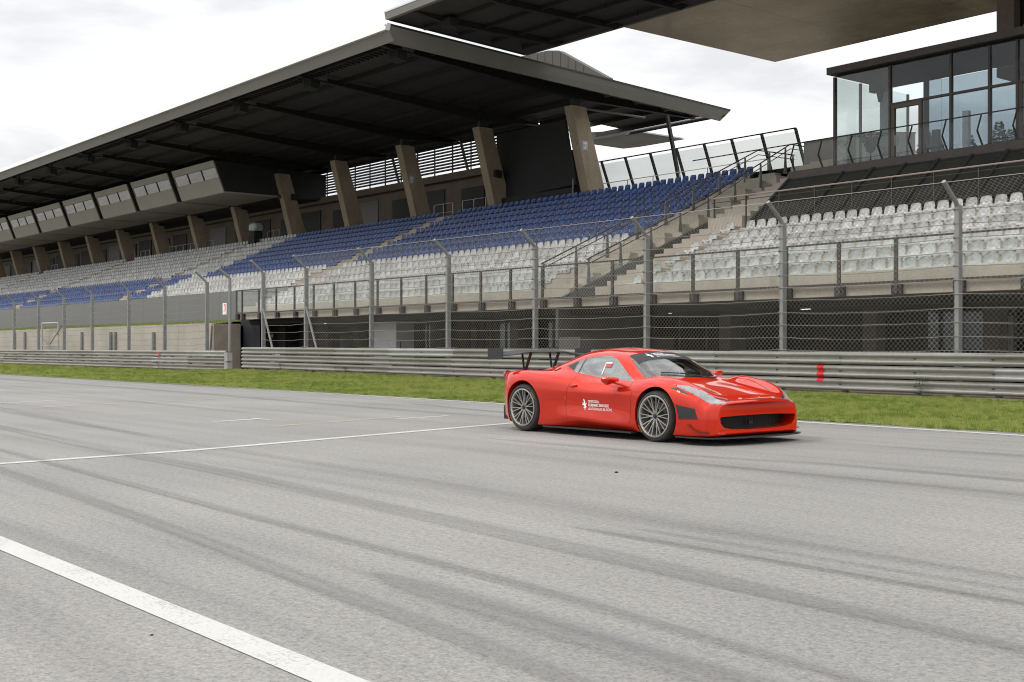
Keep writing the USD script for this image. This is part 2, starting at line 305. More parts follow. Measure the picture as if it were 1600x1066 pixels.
TURFM = {'g': ('geometry', {}), 'sp': ('separate_xyz', {}), 'n': ('noise_texture', {'scale': 1.6, 'detail': 5.0, 'roughness': .7}), 'ad': ('math', {'math_type': 'multiply_add', 'value2': 1.6}),
         'mr': ('map_range', {'from_min': 25.3, 'from_max': 26.3, 'to_min': 0.0, 'to_max': 1.0, 'clamp': True}), 'nf': ('noise_texture', {'scale': 45.0, 'detail': 3.0}),
         'r': ('rgb_ramp', {'ramp': [(0.3, (0.09, 0.125, 0.024)), (0.7, (0.18, 0.205, 0.055))]}), 'rs': ('rgb_ramp', {'ramp': [(0.3, (0.10, 0.08, 0.055)), (0.7, (0.24, 0.20, 0.15))]}),
         'mx': ('mix', {}), 'p': ('principled_bsdf', {'roughness': .95}), 'b': ('bump', {'strength': .6, 'distance': .02})}
turf = usdkit.material(stage, '/World/Looks/verge_turf', TURFM, [('g.position', 'sp.vector'), ('g.position', 'n.vector'), ('g.position', 'nf.vector'), ('n.fac', 'ad.value1'), ('sp.y', 'ad.value3'), ('ad.value', 'mr.value'), ('mr.result', 'mx.fac'),
        ('nf.fac', 'r.fac'), ('nf.fac', 'rs.fac'), ('r.color', 'mx.color1'), ('rs.color', 'mx.color2'), ('mx.color', 'p.base_color'), ('nf.fac', 'b.height'), ('b.normal', 'p.normal')], surface='p.BSDF')
obj('verge', (np.stack([XX, YY, ZZ], -1).reshape(-1, 3), grid_faces(*XX.shape)), turf, kind='structure', smooth=True)
obj('ground', MB().box(-900, 700, 28.7, 900, -.4, -.02).box(-900, 700, -900, -60, -.4, -.02), look('far_ground', (.13, .125, .105), .95, 0, .3, .05, bump=.3, bscale=2), kind='structure')
obj('apron', MB().box(-420, 160, 28.72, 60, -.015, .03), look('paved_apron', (.2, .19, .18), .9, 0, .15, .5, fine=.2), kind='structure')

# grass blades: a few tufts scattered
def grass_look(name, a, b_):
    N = {'oi': ('object_info', {}), 'g': ('geometry', {}), 'n': ('noise_texture', {'scale': .55, 'detail': 4.0}), 'ad': ('math', {'math_type': 'multiply_add', 'value2': .5}), 'r': ('rgb_ramp', {'ramp': [(0.30, a), (0.62, b_), (0.9, (0.34, 0.30, 0.11))]}),
         'd': ('diffuse_bsdf', {}), 't': ('translucent_bsdf', {}), 'm': ('mix_closure', {'fac': .35})}
    L = [('g.position', 'n.vector'), ('oi.random', 'ad.value1'), ('n.fac', 'ad.value3'), ('ad.value', 's.value1'), ('s.value', 'r.fac'), ('r.color', 'd.color'), ('r.color', 't.color'), ('d.BSDF', 'm.closure1'), ('t.BSDF', 'm.closure2')]
    N['s'] = ('math', {'math_type': 'subtract', 'value2': .25})
    return usdkit.material(stage, '/World/Looks/' + name, N, L, surface='m.closure')
GRASS = grass_look('grass_blades', (0.140, 0.195, 0.040), (0.315, 0.355, 0.105))
def tuft(seed, n, h, spread):
    r = np.random.default_rng(seed); V = []; F = []
    for k in range(n):
        a = r.uniform(0, 2 * math.pi); o = r.uniform(0, spread); p = np.array([o * math.cos(a), o * math.sin(a), 0]); b_ = r.uniform(0, 2 * math.pi)
        hh = h * r.uniform(.55, 1.15); lean = np.array([math.cos(b_), math.sin(b_), 0]) * hh * r.uniform(.15, .8); w = r.uniform(.0028, .005)
        s = np.array([-math.sin(b_ + r.uniform(-1, 1)), math.cos(b_), 0]) * w; i = len(V)
        V += [p - s, p + s, p + lean * .4 + [0, 0, hh * .6] - s * .7, p + lean * .4 + [0, 0, hh * .6] + s * .7, p + lean + [0, 0, hh * .95]]
        F += [[i, i+1, i+3], [i, i+3, i+2], [i+2, i+3, i+4]]
    return np.array(V), np.array(F)
gi = UsdGeom.PointInstancer.Define(stage, '/World/grass'); tag(gi, 'short mown grass strip between the track edge and the barrier', 'grass', kind='stuff')
protos = UsdGeom.Scope.Define(stage, '/World/grass/tufts')
for k in range(4):
    usdkit.mesh(stage, f'/World/grass/tufts/tuft_{k}', tuft(k, 22, .055 if k < 3 else .10, .075), GRASS)
    gi.GetPrototypesRel().AddTarget(f'/World/grass/tufts/tuft_{k}')
P = []
for x0, x1, y0, y1, dens in ((-32, -6, 16.35, 25.7, 95), (-54, -32, 16.5, 25.7, 55), (-95, -54, 16.6, 25.6, 22), (-170, -95, 16.7, 25.5, 7)):
    n = int((x1 - x0) * (y1 - y0) * dens); P.append(np.c_[rng.uniform(x0, x1, n), rng.uniform(y0, y1, n), rng.uniform(1.0, 1.0 if dens > 60 else (1.35 if dens > 30 else 2.2), n)])
P = np.vstack(P)
edge = np.interp(P[:, 0], [-200, -100, -37, -21, -8.6, 20], [16.9, 16.78, 16.62, 16.42, 16.02, 15.2]) + .14 + .12 * meshkit.noise(np.c_[P[:, 0] * 1.7, 0 * P[:, 0], 0 * P[:, 0]])
worn = 25.1 + .8 * meshkit.noise(np.c_[P[:, 0] * .8, P[:, 1] * 0, 0 * P[:, 0]], 5) - .25
P = P[(P[:, 1] > edge) & (P[:, 1] < worn)]
zz = verge_z(P[:, 0], P[:, 1]) + .035 * (meshkit.fbm(np.stack([P[:, 0] * .9, P[:, 1] * .9, 0 * P[:, 0]], -1), 3, 3) - .5)
n = len(P); kind = rng.choice(4, n, p=[.31, .31, .31, .07])
hv = .75 + .5 * meshkit.fbm(np.c_[P[:, 0] * .7, P[:, 1] * .7, 0 * P[:, 0]], 3, 9)
gi.CreatePositionsAttr(Vt.Vec3fArray.FromNumpy(np.c_[P[:, :2], zz - .004].astype(np.float32)))
gi.CreateProtoIndicesAttr(Vt.IntArray.FromNumpy(kind.astype(np.int32)))
th = rng.uniform(0, 2 * math.pi, n)
gi.CreateOrientationsAttr(Vt.QuathArray([Gf.Quath(float(math.cos(t / 2)), 0, 0, float(math.sin(t / 2))) for t in th]))
s = P[:, 2] * hv
gi.CreateScalesAttr(Vt.Vec3fArray.FromNumpy(np.c_[P[:, 2], P[:, 2], s].astype(np.float32)))

# ------------------------------------------------------------------ crash barriers
STEEL = [look('galvanised_steel_%d' % k, c, .5, .45, .14, 1.3, stretch=(.5, 1, 3), rvar=.1, fine=.08, bscale=9) for k, c in enumerate([(.295, .29, .262), (.26, .255, .228), (.36, .36, .345), (.25, .24, .21)])]
STEEL_DARK = look('weathered_steel', (.17, .165, .155), .6, .4, .2, 4)
RED = look('red_marker_paint', (.55, .015, .02), .5, 0, .1, 12)
DARK = look('dark_bolt', (.03, .03, .03), .7)
WAVE = [(0, -.155), (.008, -.150), (.030, -.138), (.078, -.112), (.083, -.095), (.083, -.072), (.076, -.058), (.028, -.030), (.010, -.014), (.008, 0), (.010, .014), (.028, .030), (.076, .058), (.083, .072), (.083, .095), (.078, .112), (.030, .138), (.008, .150), (0, .155)]
def beam_mesh(x0, x1, y, z0, z1, t=.006, n=1):
    P = WAVE; A = [( -d, h) for d, h in P]; B_ = [(-d + t, h) for d, h in P[::-1]]; ring = A + B_; k = len(ring); V = []
    for x, z in ((x0, z0), (x1, z1)): V += [(x, y + a, z + b_) for a, b_ in ring]
    F = []
    for i in range(k): j = (i + 1) % k; F += [[i, j, k + j], [i, k + j, k + i]]
    m = len(P)
    for i in range(m - 1): a, b_, c, d = i, i + 1, k - 2 - i, k - 1 - i; F += [[a, c, b_], [a, d, c], [k + a, k + b_, k + c], [k + a, k + c, k + d]]
    return np.array(V), np.array(F)
def barrier(label, x0, x1, y, zb, L, name='crash_barrier'):
    t = thing(name, label, 'crash barrier'); n = max(1, round(abs(x1 - x0) / L)); e = np.linspace(x0, x1, n + 1); r = np.random.default_rng(int(abs(x0)))
    for k in range(3):
        for i in range(n):
            a, b_ = e[i] - .12, e[i + 1]; h = .235 + .335 * k
            dy = .006 * ((i + k) % 2) ; obj('beam', beam_mesh(a, b_, y - dy, zb(a) + h, zb(b_) + h), STEEL[int(r.integers(0, 4)) if r.random() < .55 else 0], t, smooth=40)
    for i in range(n + 1):
        x = e[i]; z = zb(x)
        mb = MB(); mb.box(x - .05, x + .05, y + .05, y + .20, z - .2, z + 1.02); obj('post', mb, STEEL_DARK, t)
        if i < n:
            x2 = (e[i] + e[i + 1]) / 2; mb = MB(); mb.box(x2 - .05, x2 + .05, y + .05, y + .20, zb(x2) - .2, zb(x2) + 1.02); obj('post', mb, STEEL_DARK, t)
        for k in range(3):
            for xx in (e[i] - .06, (e[i] + e[min(i + 1, n)]) / 2):
                h = zb(xx) + .235 + .335 * k; mb = MB(); mb.box(xx - .035, xx + .035, y - .022, y - .006, h - .012, h + .012); obj('bolt', mb, DARK, t) if xx > -45 else None
    return t
zbR = lambda x: .02 + .15 * float(np.clip((-13 - x) / 39, 0, 1))
zbL = lambda x: .0
right_barrier = barrier('grey three-rail steel barrier with a red paint stripe, right of the gate', -52.0, 6.2, 26.0, zbR, 4.15)
left_barrier = barrier('grey three-rail steel barrier running off to the left of the gate', -150.0, -53.9, 26.05, zbL, 4.36)
# rounded end of the left barrier: two curved plates
mb = MB()
for k in range(2): mb.box(-53.92, -53.60, 25.93, 26.20, .08 + .47 * k, .50 + .47 * k)
obj('end_plate', mb, STEEL[2], left_barrier)
# red stripe following the waves
xr = X_at(1284, 26.0); V, F = beam_mesh(xr - .10, xr + .10, 26.0 - .010, zbR(xr) + .57, zbR(xr) + .57); obj('red_stripe', (V, F), RED, right_barrier, label='red paint stripe on the barrier rails', smooth=40)
V, F = beam_mesh(xr - .10, xr + .10, 26.0 - .010, zbR(xr) + .235, zbR(xr) + .235)
V[:, 2] = np.maximum(V[:, 2], zbR(xr) + .30); obj('red_stripe', (V, F), RED, right_barrier, smooth=40)
xm = X_at(247, 25.95); obj('paint_scrawl', MB().tube([(xm - .25, 25.955, .98), (xm + .05, 25.95, .95), (xm + .28, 25.95, .84), (xm - .05, 25.97, .72), (xm + .10, 25.955, .66)], .03, 5), RED, left_barrier)
# ------------------------------------------------------------------ debris fences
FY = 26.5
POST = look('galvanised_post', (.25, .25, .245), .5, .4, .12, 3, rvar=.1)
POST_SIDE = look('post_web', (.20, .195, .19), .6, .3, .15, 3)
WIRE = look('fence_wire', (.33, .315, .275), .55, .4, .2, 8)
CABLE = look('steel_cable', (.20, .19, .17), .6, .4, .25, 6)
def fence_post(t, x, zt, z0=-.1, arm=True):
    mb = MB(); mb.box(x - .055, x + .055, FY - .07, FY - .055, z0, zt); mb.box(x - .055, x - .040, FY - .055, FY + .09, z0, zt); mb.box(x + .040, x + .055, FY - .055, FY + .09, z0, zt)
    mb.box(x - .055, x + .055, FY + .09, FY + .10, z0, zt)
    obj('post', mb, POST, t)
    if arm: obj('post_arm', MB().tube([(x, FY + .01, zt - .06), (x, FY - .10, zt + .08), (x, FY - .62, zt + .52)], .055, 8), POST, t, smooth=50)
    for k in range(int((zt - 1.0) / .335) + 1):
        z = zt - .10 - .335 * k
        if x > -46: obj('cable_clamp', MB().box(x - .075, x - .055, FY - .09, FY + .0, z - .03, z + .03), STEEL_DARK, t)
def cables(t, xs, zt, n, extra=()):
    for k in range(n):
        pts = []
        for a, b_ in zip(xs[:-1], xs[1:]):
            sag = .03 + .035 * ((int(abs(a) * 7) + k * 3) % 5) / 4
            for s_ in np.linspace(0, 1, 7)[:-1]: pts.append((a + (b_ - a) * s_, FY - .085, zt(a + (b_ - a) * s_) - .10 - .335 * k - 4 * sag * s_ * (1 - s_)))
        pts.append((xs[-1], FY - .085, zt(xs[-1]) - .10 - .335 * k))
        obj('cable', MB().tube(pts, .0085, 5), CABLE, t)
ztR = lambda x: 4.60 + .10 * float(np.clip((-20 - x) / 30, 0, 1))
us = [478, 580, 700, 836, 1010, 1223, 1497]; xr = [X_at(u, FY) for u in us]; st = (xr[-1] - xr[0]) / 6
xr += [xr[-1] + st, xr[-1] + 2 * st]
fr = thing('debris_fence', 'tall wire mesh debris fence with bent post tops, right of the gate', 'fence')
xg = X_at(411, FY)
for x in [xg] + xr: fence_post(fr, x, ztR(x))
cables(fr, [xg] + xr, ztR, 11)
for x in (xg, xr[0]): obj('brace', MB().tube([(x + .04, FY - .02, 3.0), (x + 1.15, FY - .05, .9), (x + 1.6, FY - .06, .05)], .05, 7), POST, fr, smooth=50)
# woven mesh: two sets of slanting wires, on the upright part and on the leaning top
mb = MB(); p = .135; r_ = .0040
def slanted(x0, x1, plane, h0, h1, pitch):
    H = h1 - h0; n = int((x1 - x0 + H) / pitch)
    for s in (1, -1):
        for k in range(n + 1):
            a = x0 - H + k * pitch if s > 0 else x0 + k * pitch
            A, B_ = a, a + s * H; t0, t1 = 0.0, 1.0
            for lim, up in ((x0, 0), (x1, 1)):
                d = B_ - A; tt = (lim - A) / d
                if (s > 0) == (up == 0): t0 = max(t0, tt)
                else: t1 = min(t1, tt)
            if t1 - t0 < .01: continue
            P, Q = plane(A + (B_ - A) * t0, h0 + H * t0, s), plane(A + (B_ - A) * t1, h0 + H * t1, s)
            d = np.array(Q) - P; d /= np.linalg.norm(d); u_ = np.cross(d, [0, 1, 0]); w_ = np.array([0, 1.0, 0])
            ring = [u_ * r_, w_ * r_ * .9 - u_ * r_ * .5, -w_ * r_ * .9 - u_ * r_ * .5]
            mb.add([P + c for c in ring] + [Q + c for c in ring], [[0,1,4],[0,4,3],[1,2,5],[1,5,4],[2,0,3],[2,3,5]])
wob = lambda x: .012 * math.sin(x * 2.3) + .02 * math.sin(x * .61)
slanted(xr[0] + .05, xr[-1], lambda x, h, s: np.array([x, FY + .115 + .004 * s + wob(x), h]), .95, 4.66, p)
ua = np.array([0, -.55, .46]); ua /= np.linalg.norm(ua)
slanted(xr[0], xr[-1], lambda x, h, s: np.array([x, FY + .03, ztR(x) - .0]) + ua * h + np.array([0, .004 * s, 0]), .0, .74, p)
obj('wire_mesh', mb, WIRE, fr, kind='stuff')
top = [(x, FY + .03 - .60, ztR(x) + .50) for x in np.linspace(xr[0], xr[-1], 40)]
obj('edge_wire', MB().tube(top, .008, 5), WIRE, fr)
# left of the gate: cables only
fl = thing('debris_fence', 'cable debris fence with bent post tops, left of the gate', 'fence')
ul = [22, 60, 100, 144, 201, 257, 323]; xl = [X_at(u, FY) for u in ul]; stl = 5.2
xl = [xl[0] - stl * k for k in range(8, 0, -1)] + xl
ztL = lambda x: 4.42 + .10 * float(np.clip((x + 75) / 25, 0, 1))
for x in xl: fence_post(fl, x, ztL(x))
cables(fl, xl, ztL, 11)
obj('brace', MB().tube([(xl[-1] - .05, FY + .3, 2.3), (xl[-1] - .8, FY + .5, .05)], .05, 7), POST, fl, smooth=50)
# gate post with its sign
gx = X_at(359, FY)
gp = thing('gate_post', 'single round steel gate post standing between the two barriers', 'post', (gx, FY, 0))
obj('pole', MB().tube([(0, 0, -.1), (0, 0, 2.6), (0, 0, 4.55), (-.02, -.04, 4.62), (-.03, -.60, 5.05)], .075, 10), POST, gp, smooth=50)
for k in range(9): obj('hook', MB().box(-.16, -.07, -.03, .0, .9 + .40 * k, .95 + .40 * k), POST_SIDE, gp)
obj('brace', MB().tube([(-.08, .05, 2.0), (-1.1, .4, .1)], .045, 7), POST_SIDE, gp, smooth=50)
obj('foot', MB().box(-.15, .15, -.15, .15, .0, .06), STEEL_DARK, gp)
SIGNW = look('sign_white', (.78, .78, .77), .45, 0, .03, 6)
SIGNR = look('sign_red', (.62, .02, .03), .45, 0, .05, 6)
sg = thing('sign', 'white plate with a red extinguisher mark hung beside the gate post', 'sign', (gx - .30, FY - .13, 0))
z0 = Z_at(350, 492, FY); z1 = Z_at(350, 474, FY); w = .205
obj('plate', MB().box(-w, w, 0, .012, z0, z1), SIGNW, sg)
zc = (z0 + z1) / 2; hz_ = (z1 - z0) / 2
obj('symbol', MB().prism([(.02, zc - .10), (.115, zc - .10), (.115, zc + .20), (.06, zc + .26), (-.02, zc + .20), (.02, zc + .16)], 'y', -.004, -.001), SIGNR, sg)
obj('symbol', MB().prism([(-.09, zc + .19), (-.02, zc + .21), (-.05, zc + .15)], 'y', -.004, -.001), SIGNR, sg)
obj('symbol', MB().prism([(-.02, zc - .27), (.05, zc - .24), (.13, zc - .17), (.04, zc - .29)], 'y', -.004, -.001), SIGNR, sg)
obj('text_line', MB().box(-.13, .06, -.004, -.001, zc - .125, zc - .10), SIGNR, sg)
# gatehouse details by the gap
obj('gate_sill', MB().box(-53.4, -52.2, 26.2, 28.6, -.05, .13), CONCRETE, None, kind='structure')
# ------------------------------------------------------------------ grandstand: terraces, stairs, columns, concourse
H0 = CAM_H
yr = lambda n: 30.5 + n
zr = lambda n: 3.447 + .443 * n
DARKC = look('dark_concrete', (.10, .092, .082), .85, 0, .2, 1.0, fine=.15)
BROWN = look('column_concrete', (.25, .20, .14), .85, 0, .12, 1.1, col2=(.36, .295, .215), stretch=(1, 1, .35), fine=.14, bscale=9, bump=.15)
BACKW = look('concourse_wall', (.17, .135, .105), .85, 0, .15, .8, fine=.12)
BLACK = look('matt_black_panel', (.012, .012, .013), .75, 0, .2, 2)
CHAR = look('charcoal_steel', (.030, .029, .030), .55, .2, .2, 2)
GREYM = look('grey_sheet_metal', (.17, .168, .165), .5, .3, .1, .8, stretch=(.3, 1, 2), rvar=.08)
RAILG = look('rail_grey', (.068, .060, .056), .45, .4, .15, 5)
TUBE = look('rail_tube', (.42, .42, .40), .5, .3, .12, 4)
GLASS = pane_look('balustrade_glass', (.935, .955, .94), 1.42)
gs = thing('grandstand', 'long concrete grandstand with stepped terraces and leaning concrete columns', 'grandstand')
AISLES = [-60.3, -86.0, -111.0, -136.0, -161.0]
for n in range(14):
    obj('terrace_step', MB().box(-61.2, -34.1, yr(n), yr(n) + 1.03, zr(n) - .75, zr(n)), CONCRETE, gs)
    if n < 6: obj('terrace_step', MB().box(-32.7, 12, yr(n), yr(n) + (1.03 if n < 5 else 1.4), zr(n) - .75, zr(n)), CONCRETE, gs)
    if n >= 3:
        for a, b_ in zip([-61.2] + AISLES[1:], AISLES[1:] + [-178]):
            obj('terrace_step', MB().box(b_, a - .002, yr(n), yr(n) + 1.03, zr(n) - .75, zr(n)), CONCRETE, gs)
    if n >= 6: obj('stair_tread', MB().box(-32.7, -30.95, yr(n) - .5 if n > 6 else yr(n) + .4, yr(n) + .53, zr(n) - .9, zr(n)), CONCRETE, gs)
    obj('stair_tread', MB().box(-32.698, -30.955, yr(n) - (.5 if n < 7 else .99), yr(n) - (.002 if n < 7 else .502), zr(n) - .9, zr(n) - .222), CONCRETE, gs) if n > 0 else None
    for ax in AISLES + [-35.1]:
        if n == 0 or (ax < -62 and n < 4): continue
        obj('aisle_step', MB().box(ax - .45, ax + .45, yr(n) - .42, yr(n) - .002, zr(n) - .44, zr(n) - .2215), CONCRETE, gs)
# parapet walls either side of the sunk stair
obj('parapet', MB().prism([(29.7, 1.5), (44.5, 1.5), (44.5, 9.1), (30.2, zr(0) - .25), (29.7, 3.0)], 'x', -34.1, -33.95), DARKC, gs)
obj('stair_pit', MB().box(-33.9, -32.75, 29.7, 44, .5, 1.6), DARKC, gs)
obj('landing', MB().box(-36.4, -30.955, yr(13) + .0, 47.5, 8.4, zr(13) + .004), CONCRETE, gs)
obj('balcony_slab', MB().box(-60.0, 12, 29.62, 30.49, 2.70, 3.0), CONCRETE, gs)
obj('front_riser', MB().box(-60.0, -34.1, 30.40, 30.498, 3.002, zr(0) - .003).box(-32.7, 12, 30.40, 30.498, 3.002, zr(0) - .003), CONCRETE, gs)
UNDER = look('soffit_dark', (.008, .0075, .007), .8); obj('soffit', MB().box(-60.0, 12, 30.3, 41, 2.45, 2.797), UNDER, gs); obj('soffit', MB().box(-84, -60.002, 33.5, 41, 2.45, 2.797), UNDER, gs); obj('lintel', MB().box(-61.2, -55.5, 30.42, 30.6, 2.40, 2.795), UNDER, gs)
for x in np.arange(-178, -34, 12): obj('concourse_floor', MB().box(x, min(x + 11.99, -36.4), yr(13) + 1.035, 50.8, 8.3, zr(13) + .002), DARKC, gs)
# front of the left part: sheet metal wall on a grass ledge above a concrete retaining wall
for k, x in enumerate(np.arange(-178, -62, 6.0)): obj('wall_panel', MB().box(x, min(x + 5.985, -61.2), 33.36, 33.47, 2.85, 4.62), GREYM, gs)
obj('end_wall', MB().box(-61.15, -60.02, 30.9, 33.4, .0, 2.795), DARKC, gs)
rw = thing('retaining_wall', 'low light concrete retaining wall behind the left fence', 'wall')
RWC = look('light_concrete', (.33, .30, .255), .85, 0, .1, .6, col2=(.44, .40, .345), fine=.1, bscale=10)
for k, x in enumerate(np.arange(-178, -62, 7.5)): obj('wall_segment', MB().box(x, min(x + 7.48, -61.2), 28.7, 28.98, -.2, 2.53), RWC, rw)
obj('return_wall', MB().box(-61.19, -60.9, 28.7, 30.25, -.2, 2.5), look('brown_concrete', (.24, .20, .16), .85, 0, .15, 1.2, fine=.12), rw)
for u in (127, 179, 239, 38, 22, 172): obj('wall_channel', MB().box(X_at(u, 28.6) - .13, X_at(u, 28.6) + .13, 28.58, 28.70, -.1, Z_at(u, 519, 28.6)), GREYM, rw)
V = []; xx = np.arange(-178, -61.0, 1.5); yy = np.linspace(28.98, 33.36, 8)
A, B_ = np.meshgrid(xx, yy, indexing='ij'); Z = 2.5 + (B_ - 28.98) / 4.4 * .38 + .10 * (meshkit.noise(np.stack([A, B_, 0 * A], -1)) - .3)
obj('grass_bank', (np.stack([A, B_, Z], -1).reshape(-1, 3), grid_faces(*A.shape)), TURF, kind='structure', smooth=True)
def bank_tufts():
    V, F, n = [], [], 0
    r = np.random.default_rng(5)
    for k in range(3800):
        v, f = tuft(int(k % 13) + 20, 6, .12, .12); v = v + [r.uniform(-120, -61.3), 28.98 + r.beta(.6, 1.2) * 4.3, 0]; v[:, 2] += 2.5 + (v[0, 1] - 28.98) / 4.4 * .38
        V.append(v); F.append(f + n); n += len(v)
    return np.vstack(V), np.vstack(F)
obj('bank_grass', bank_tufts(), GRASS, kind='stuff', label='rough grass growing along the ledge above the retaining wall', cat='grass')
# columns
COLX = [-48.2 - 8.1 * i for i in range(16)]
for x in COLX:
    w = .31; y0, y1 = 44.15, 42.85
    b0 = [(x - w, y0, zr(13) + .0), (x + w, y0, zr(13)), (x + w, y0 + 1.25, zr(13)), (x - w, y0 + 1.25, zr(13))]
    t0 = [(x - w, y1, 14.02), (x + w, y1, 14.02), (x + w, y1 + 1.0, 14.02), (x - w, y1 + 1.0, 14.02)]
    obj('column', MB().hexa(b0, t0), BROWN, gs)
    obj('column_bracket', MB().box(x - .12, x + .12, y1 + .25, y1 + .75, 14.02, 14.5), CHAR, gs)
# back wall of the concourse with doors
for k, x in enumerate(np.arange(-178, -50, 8.1)):
    x1 = min(x + 8.09, -52.0)
    obj('back_wall', MB().box(x, x1, 47.2, 47.5, 9.2, 12.7), BACKW, gs)
    if x > -58: continue
    obj('back_door', MB().box(x + 1.2, x + 3.6, 47.10, 47.198, 9.2, 11.5), CHAR, gs)
    obj('shutter', MB().box(x + 4.4, x + 7.4, 47.12, 47.198, 10.0, 11.7), GREYM if k % 3 == 0 else CHAR, gs)
    obj('beam', MB().box(x, x1, 46.6, 47.19, 12.1, 12.55), BACKW, gs)
# seats
def seat_shell():
    prof = [(.015, -.145), (-.008, -.135), (-.014, -.04), (.0, -.008), (.04, .004), (.20, .0), (.275, .012), (.318, .05), (.338, .11), (.352, .22), (.358, .285), (.360, .315)]
    wid = [.236, .243, .246, .246, .243, .234, .222, .212, .206, .196, .172, .105]
    P = np.array(prof); V = []; nx = 8
    s = np.linspace(-1, 1, nx)
    for (y, z), w in zip(P, wid):
        for a in s:
            x = a * w; edge = abs(a) ** 3
            V.append((x, y - .045 * edge * (z > .04), z + .03 * edge * (-.02 < z < .05) - .035 * (1 - abs(a)) * (z < -.1)))
    m = len(P); top = grid_faces(m, nx); n = len(V)
    V = np.array(V); d = np.array([0, .012, -.012]); W = V + d
    F = list(top[:, ::-1]) + list(top + n)
    rim = [i * nx for i in range(m)] + [(m - 1) * nx + j for j in range(1, nx)] + [i * nx + nx - 1 for i in range(m - 2, -1, -1)] + list(range(nx - 2, 0, -1))
    for a, b_ in zip(rim, rim[1:] + rim[:1]): F += [[a, b_, b_ + n], [a, b_ + n, a + n]]
    return np.vstack([V, W]), np.array(F)
def seat_look(name, c, var):
    N = {'oi': ('object_info', {}), 'hs': ('hsv', {'color': c}), 'mr': ('map_range', {'from_min': 0, 'from_max': 1, 'to_min': 1 - var, 'to_max': 1 + var * .5}), 'g': ('geometry', {}), 'n': ('noise_texture', {'scale': 9.0, 'detail': 4.0}),
         'r': ('rgb_ramp', {'ramp': [(.3, (.74, .72, .68)), (.6, (1, 1, 1))]}), 'm': ('mix', {'mix_type': 'multiply', 'fac': 1.0}), 'p': ('principled_bsdf', {'roughness': .30})}
    return usdkit.material(stage, '/World/Looks/' + name, N, [('oi.random', 'mr.value'), ('mr.result', 'hs.value'), ('g.position', 'n.vector'), ('n.fac', 'r.fac'), ('hs.color', 'm.color1'), ('r.color', 'm.color2'), ('m.color', 'p.base_color')], surface='p.BSDF')
SW = seat_look('white_seat_plastic', (.50, .505, .50), .24); SB = seat_look('blue_seat_plastic', (.018, .058, .22), .3)
SHELL = seat_shell()
def bolts():
    mb = MB()
    for s in (-.20, .06): mb.box(s - .022, s + .022, -.030, -.010, -.10, -.062)
    return mb
seats = []    # x, row, colour, block
for k in range(46): 
    x = -36.65 - .5 * k
    for n in range(14): seats.append((x, n, 'blue' if n >= 6 else 'white', 'middle block'))
for a, b_, nm in [(-61.1, -85.3, 'second block')] + [(AISLES[i] - .75, AISLES[i + 1] + .75, 'far block') for i in (1, 2, 3)]:
    for x in np.arange(a - .3, b_ + .2, -.5):
        for n in range(3, 14): seats.append((x, n, 'blue' if (x > -79 and n >= 6) or (x < -81.5 and n <= 6) else 'white', nm))
for k in range(78):
    x = -30.4 + .5 * k if k else -30.9
    for n in range(6):
        if x < 8: seats.append((x, n, 'white', 'right block'))
rs = np.random.default_rng(11)
def dist(s): return math.hypot(s[0], yr(s[1]))
def infr(s):
    p = np.array([s[0], yr(s[1]) + .2, 0]); d = p @ VIEW; return d > 1 and -10 < 800 + FPX * (p @ RIGHT) / d < 1612
seats = [s for s in seats if infr(s)]
single = {}
for c in ('white', 'blue'):
    lst = sorted([s for s in seats if s[2] == c], key=dist); single[c] = set(lst[:300])
ROWN = ['front row', 'second row', 'third row', 'fourth row', 'fifth row', 'sixth row', 'seventh row', 'eighth row', 'ninth row', 'tenth row', 'eleventh row', 'twelfth row', 'thirteenth row', 'topmost row']
first = {}
rest = {'white': [], 'blue': []}
for s in seats:
    x, n, c, blk = s
    pos = (x, yr(n) - .028, zr(n) + .035)
    if s in single[c]:
        row = 'topmost row' if (blk == 'right block' and n == 5) else ROWN[n]
        lab = f'{c} plastic shell seat in the {row} of the ' + ('block on the right' if blk == 'right block' else 'block between the two stairs')
        grp = f'{c} seats, {row}, {blk}'
        if c not in first:
            t = thing(c + '_seat', lab, 'seat', pos, group=grp); obj('shell', SHELL, SW if c == 'white' else SB, t, smooth=50); obj('bolts', bolts(), DARK, t); first[c] = t
        else: copy_of(first[c], c + '_seat', pos, label=lab, cat='seat', group=grp)
    else: rest[c].append(pos)
for c in ('white', 'blue'):
    pi = UsdGeom.PointInstancer.Define(stage, f'/World/{c}_seats'); tag(pi, f'remaining rows of {c} plastic seats in the farther blocks of the grandstand', 'seats', kind='stuff')
    UsdGeom.Scope.Define(stage, f'/World/{c}_seats/shapes'); usdkit.mesh(stage, f'/World/{c}_seats/shapes/seat_shell', SHELL, SW if c == 'white' else SB, smooth=50)
    pi.GetPrototypesRel().AddTarget(f'/World/{c}_seats/shapes/seat_shell')
    pi.CreatePositionsAttr(Vt.Vec3fArray.FromNumpy(np.array(rest[c], np.float32))); pi.CreateProtoIndicesAttr(Vt.IntArray([0] * len(rest[c])))

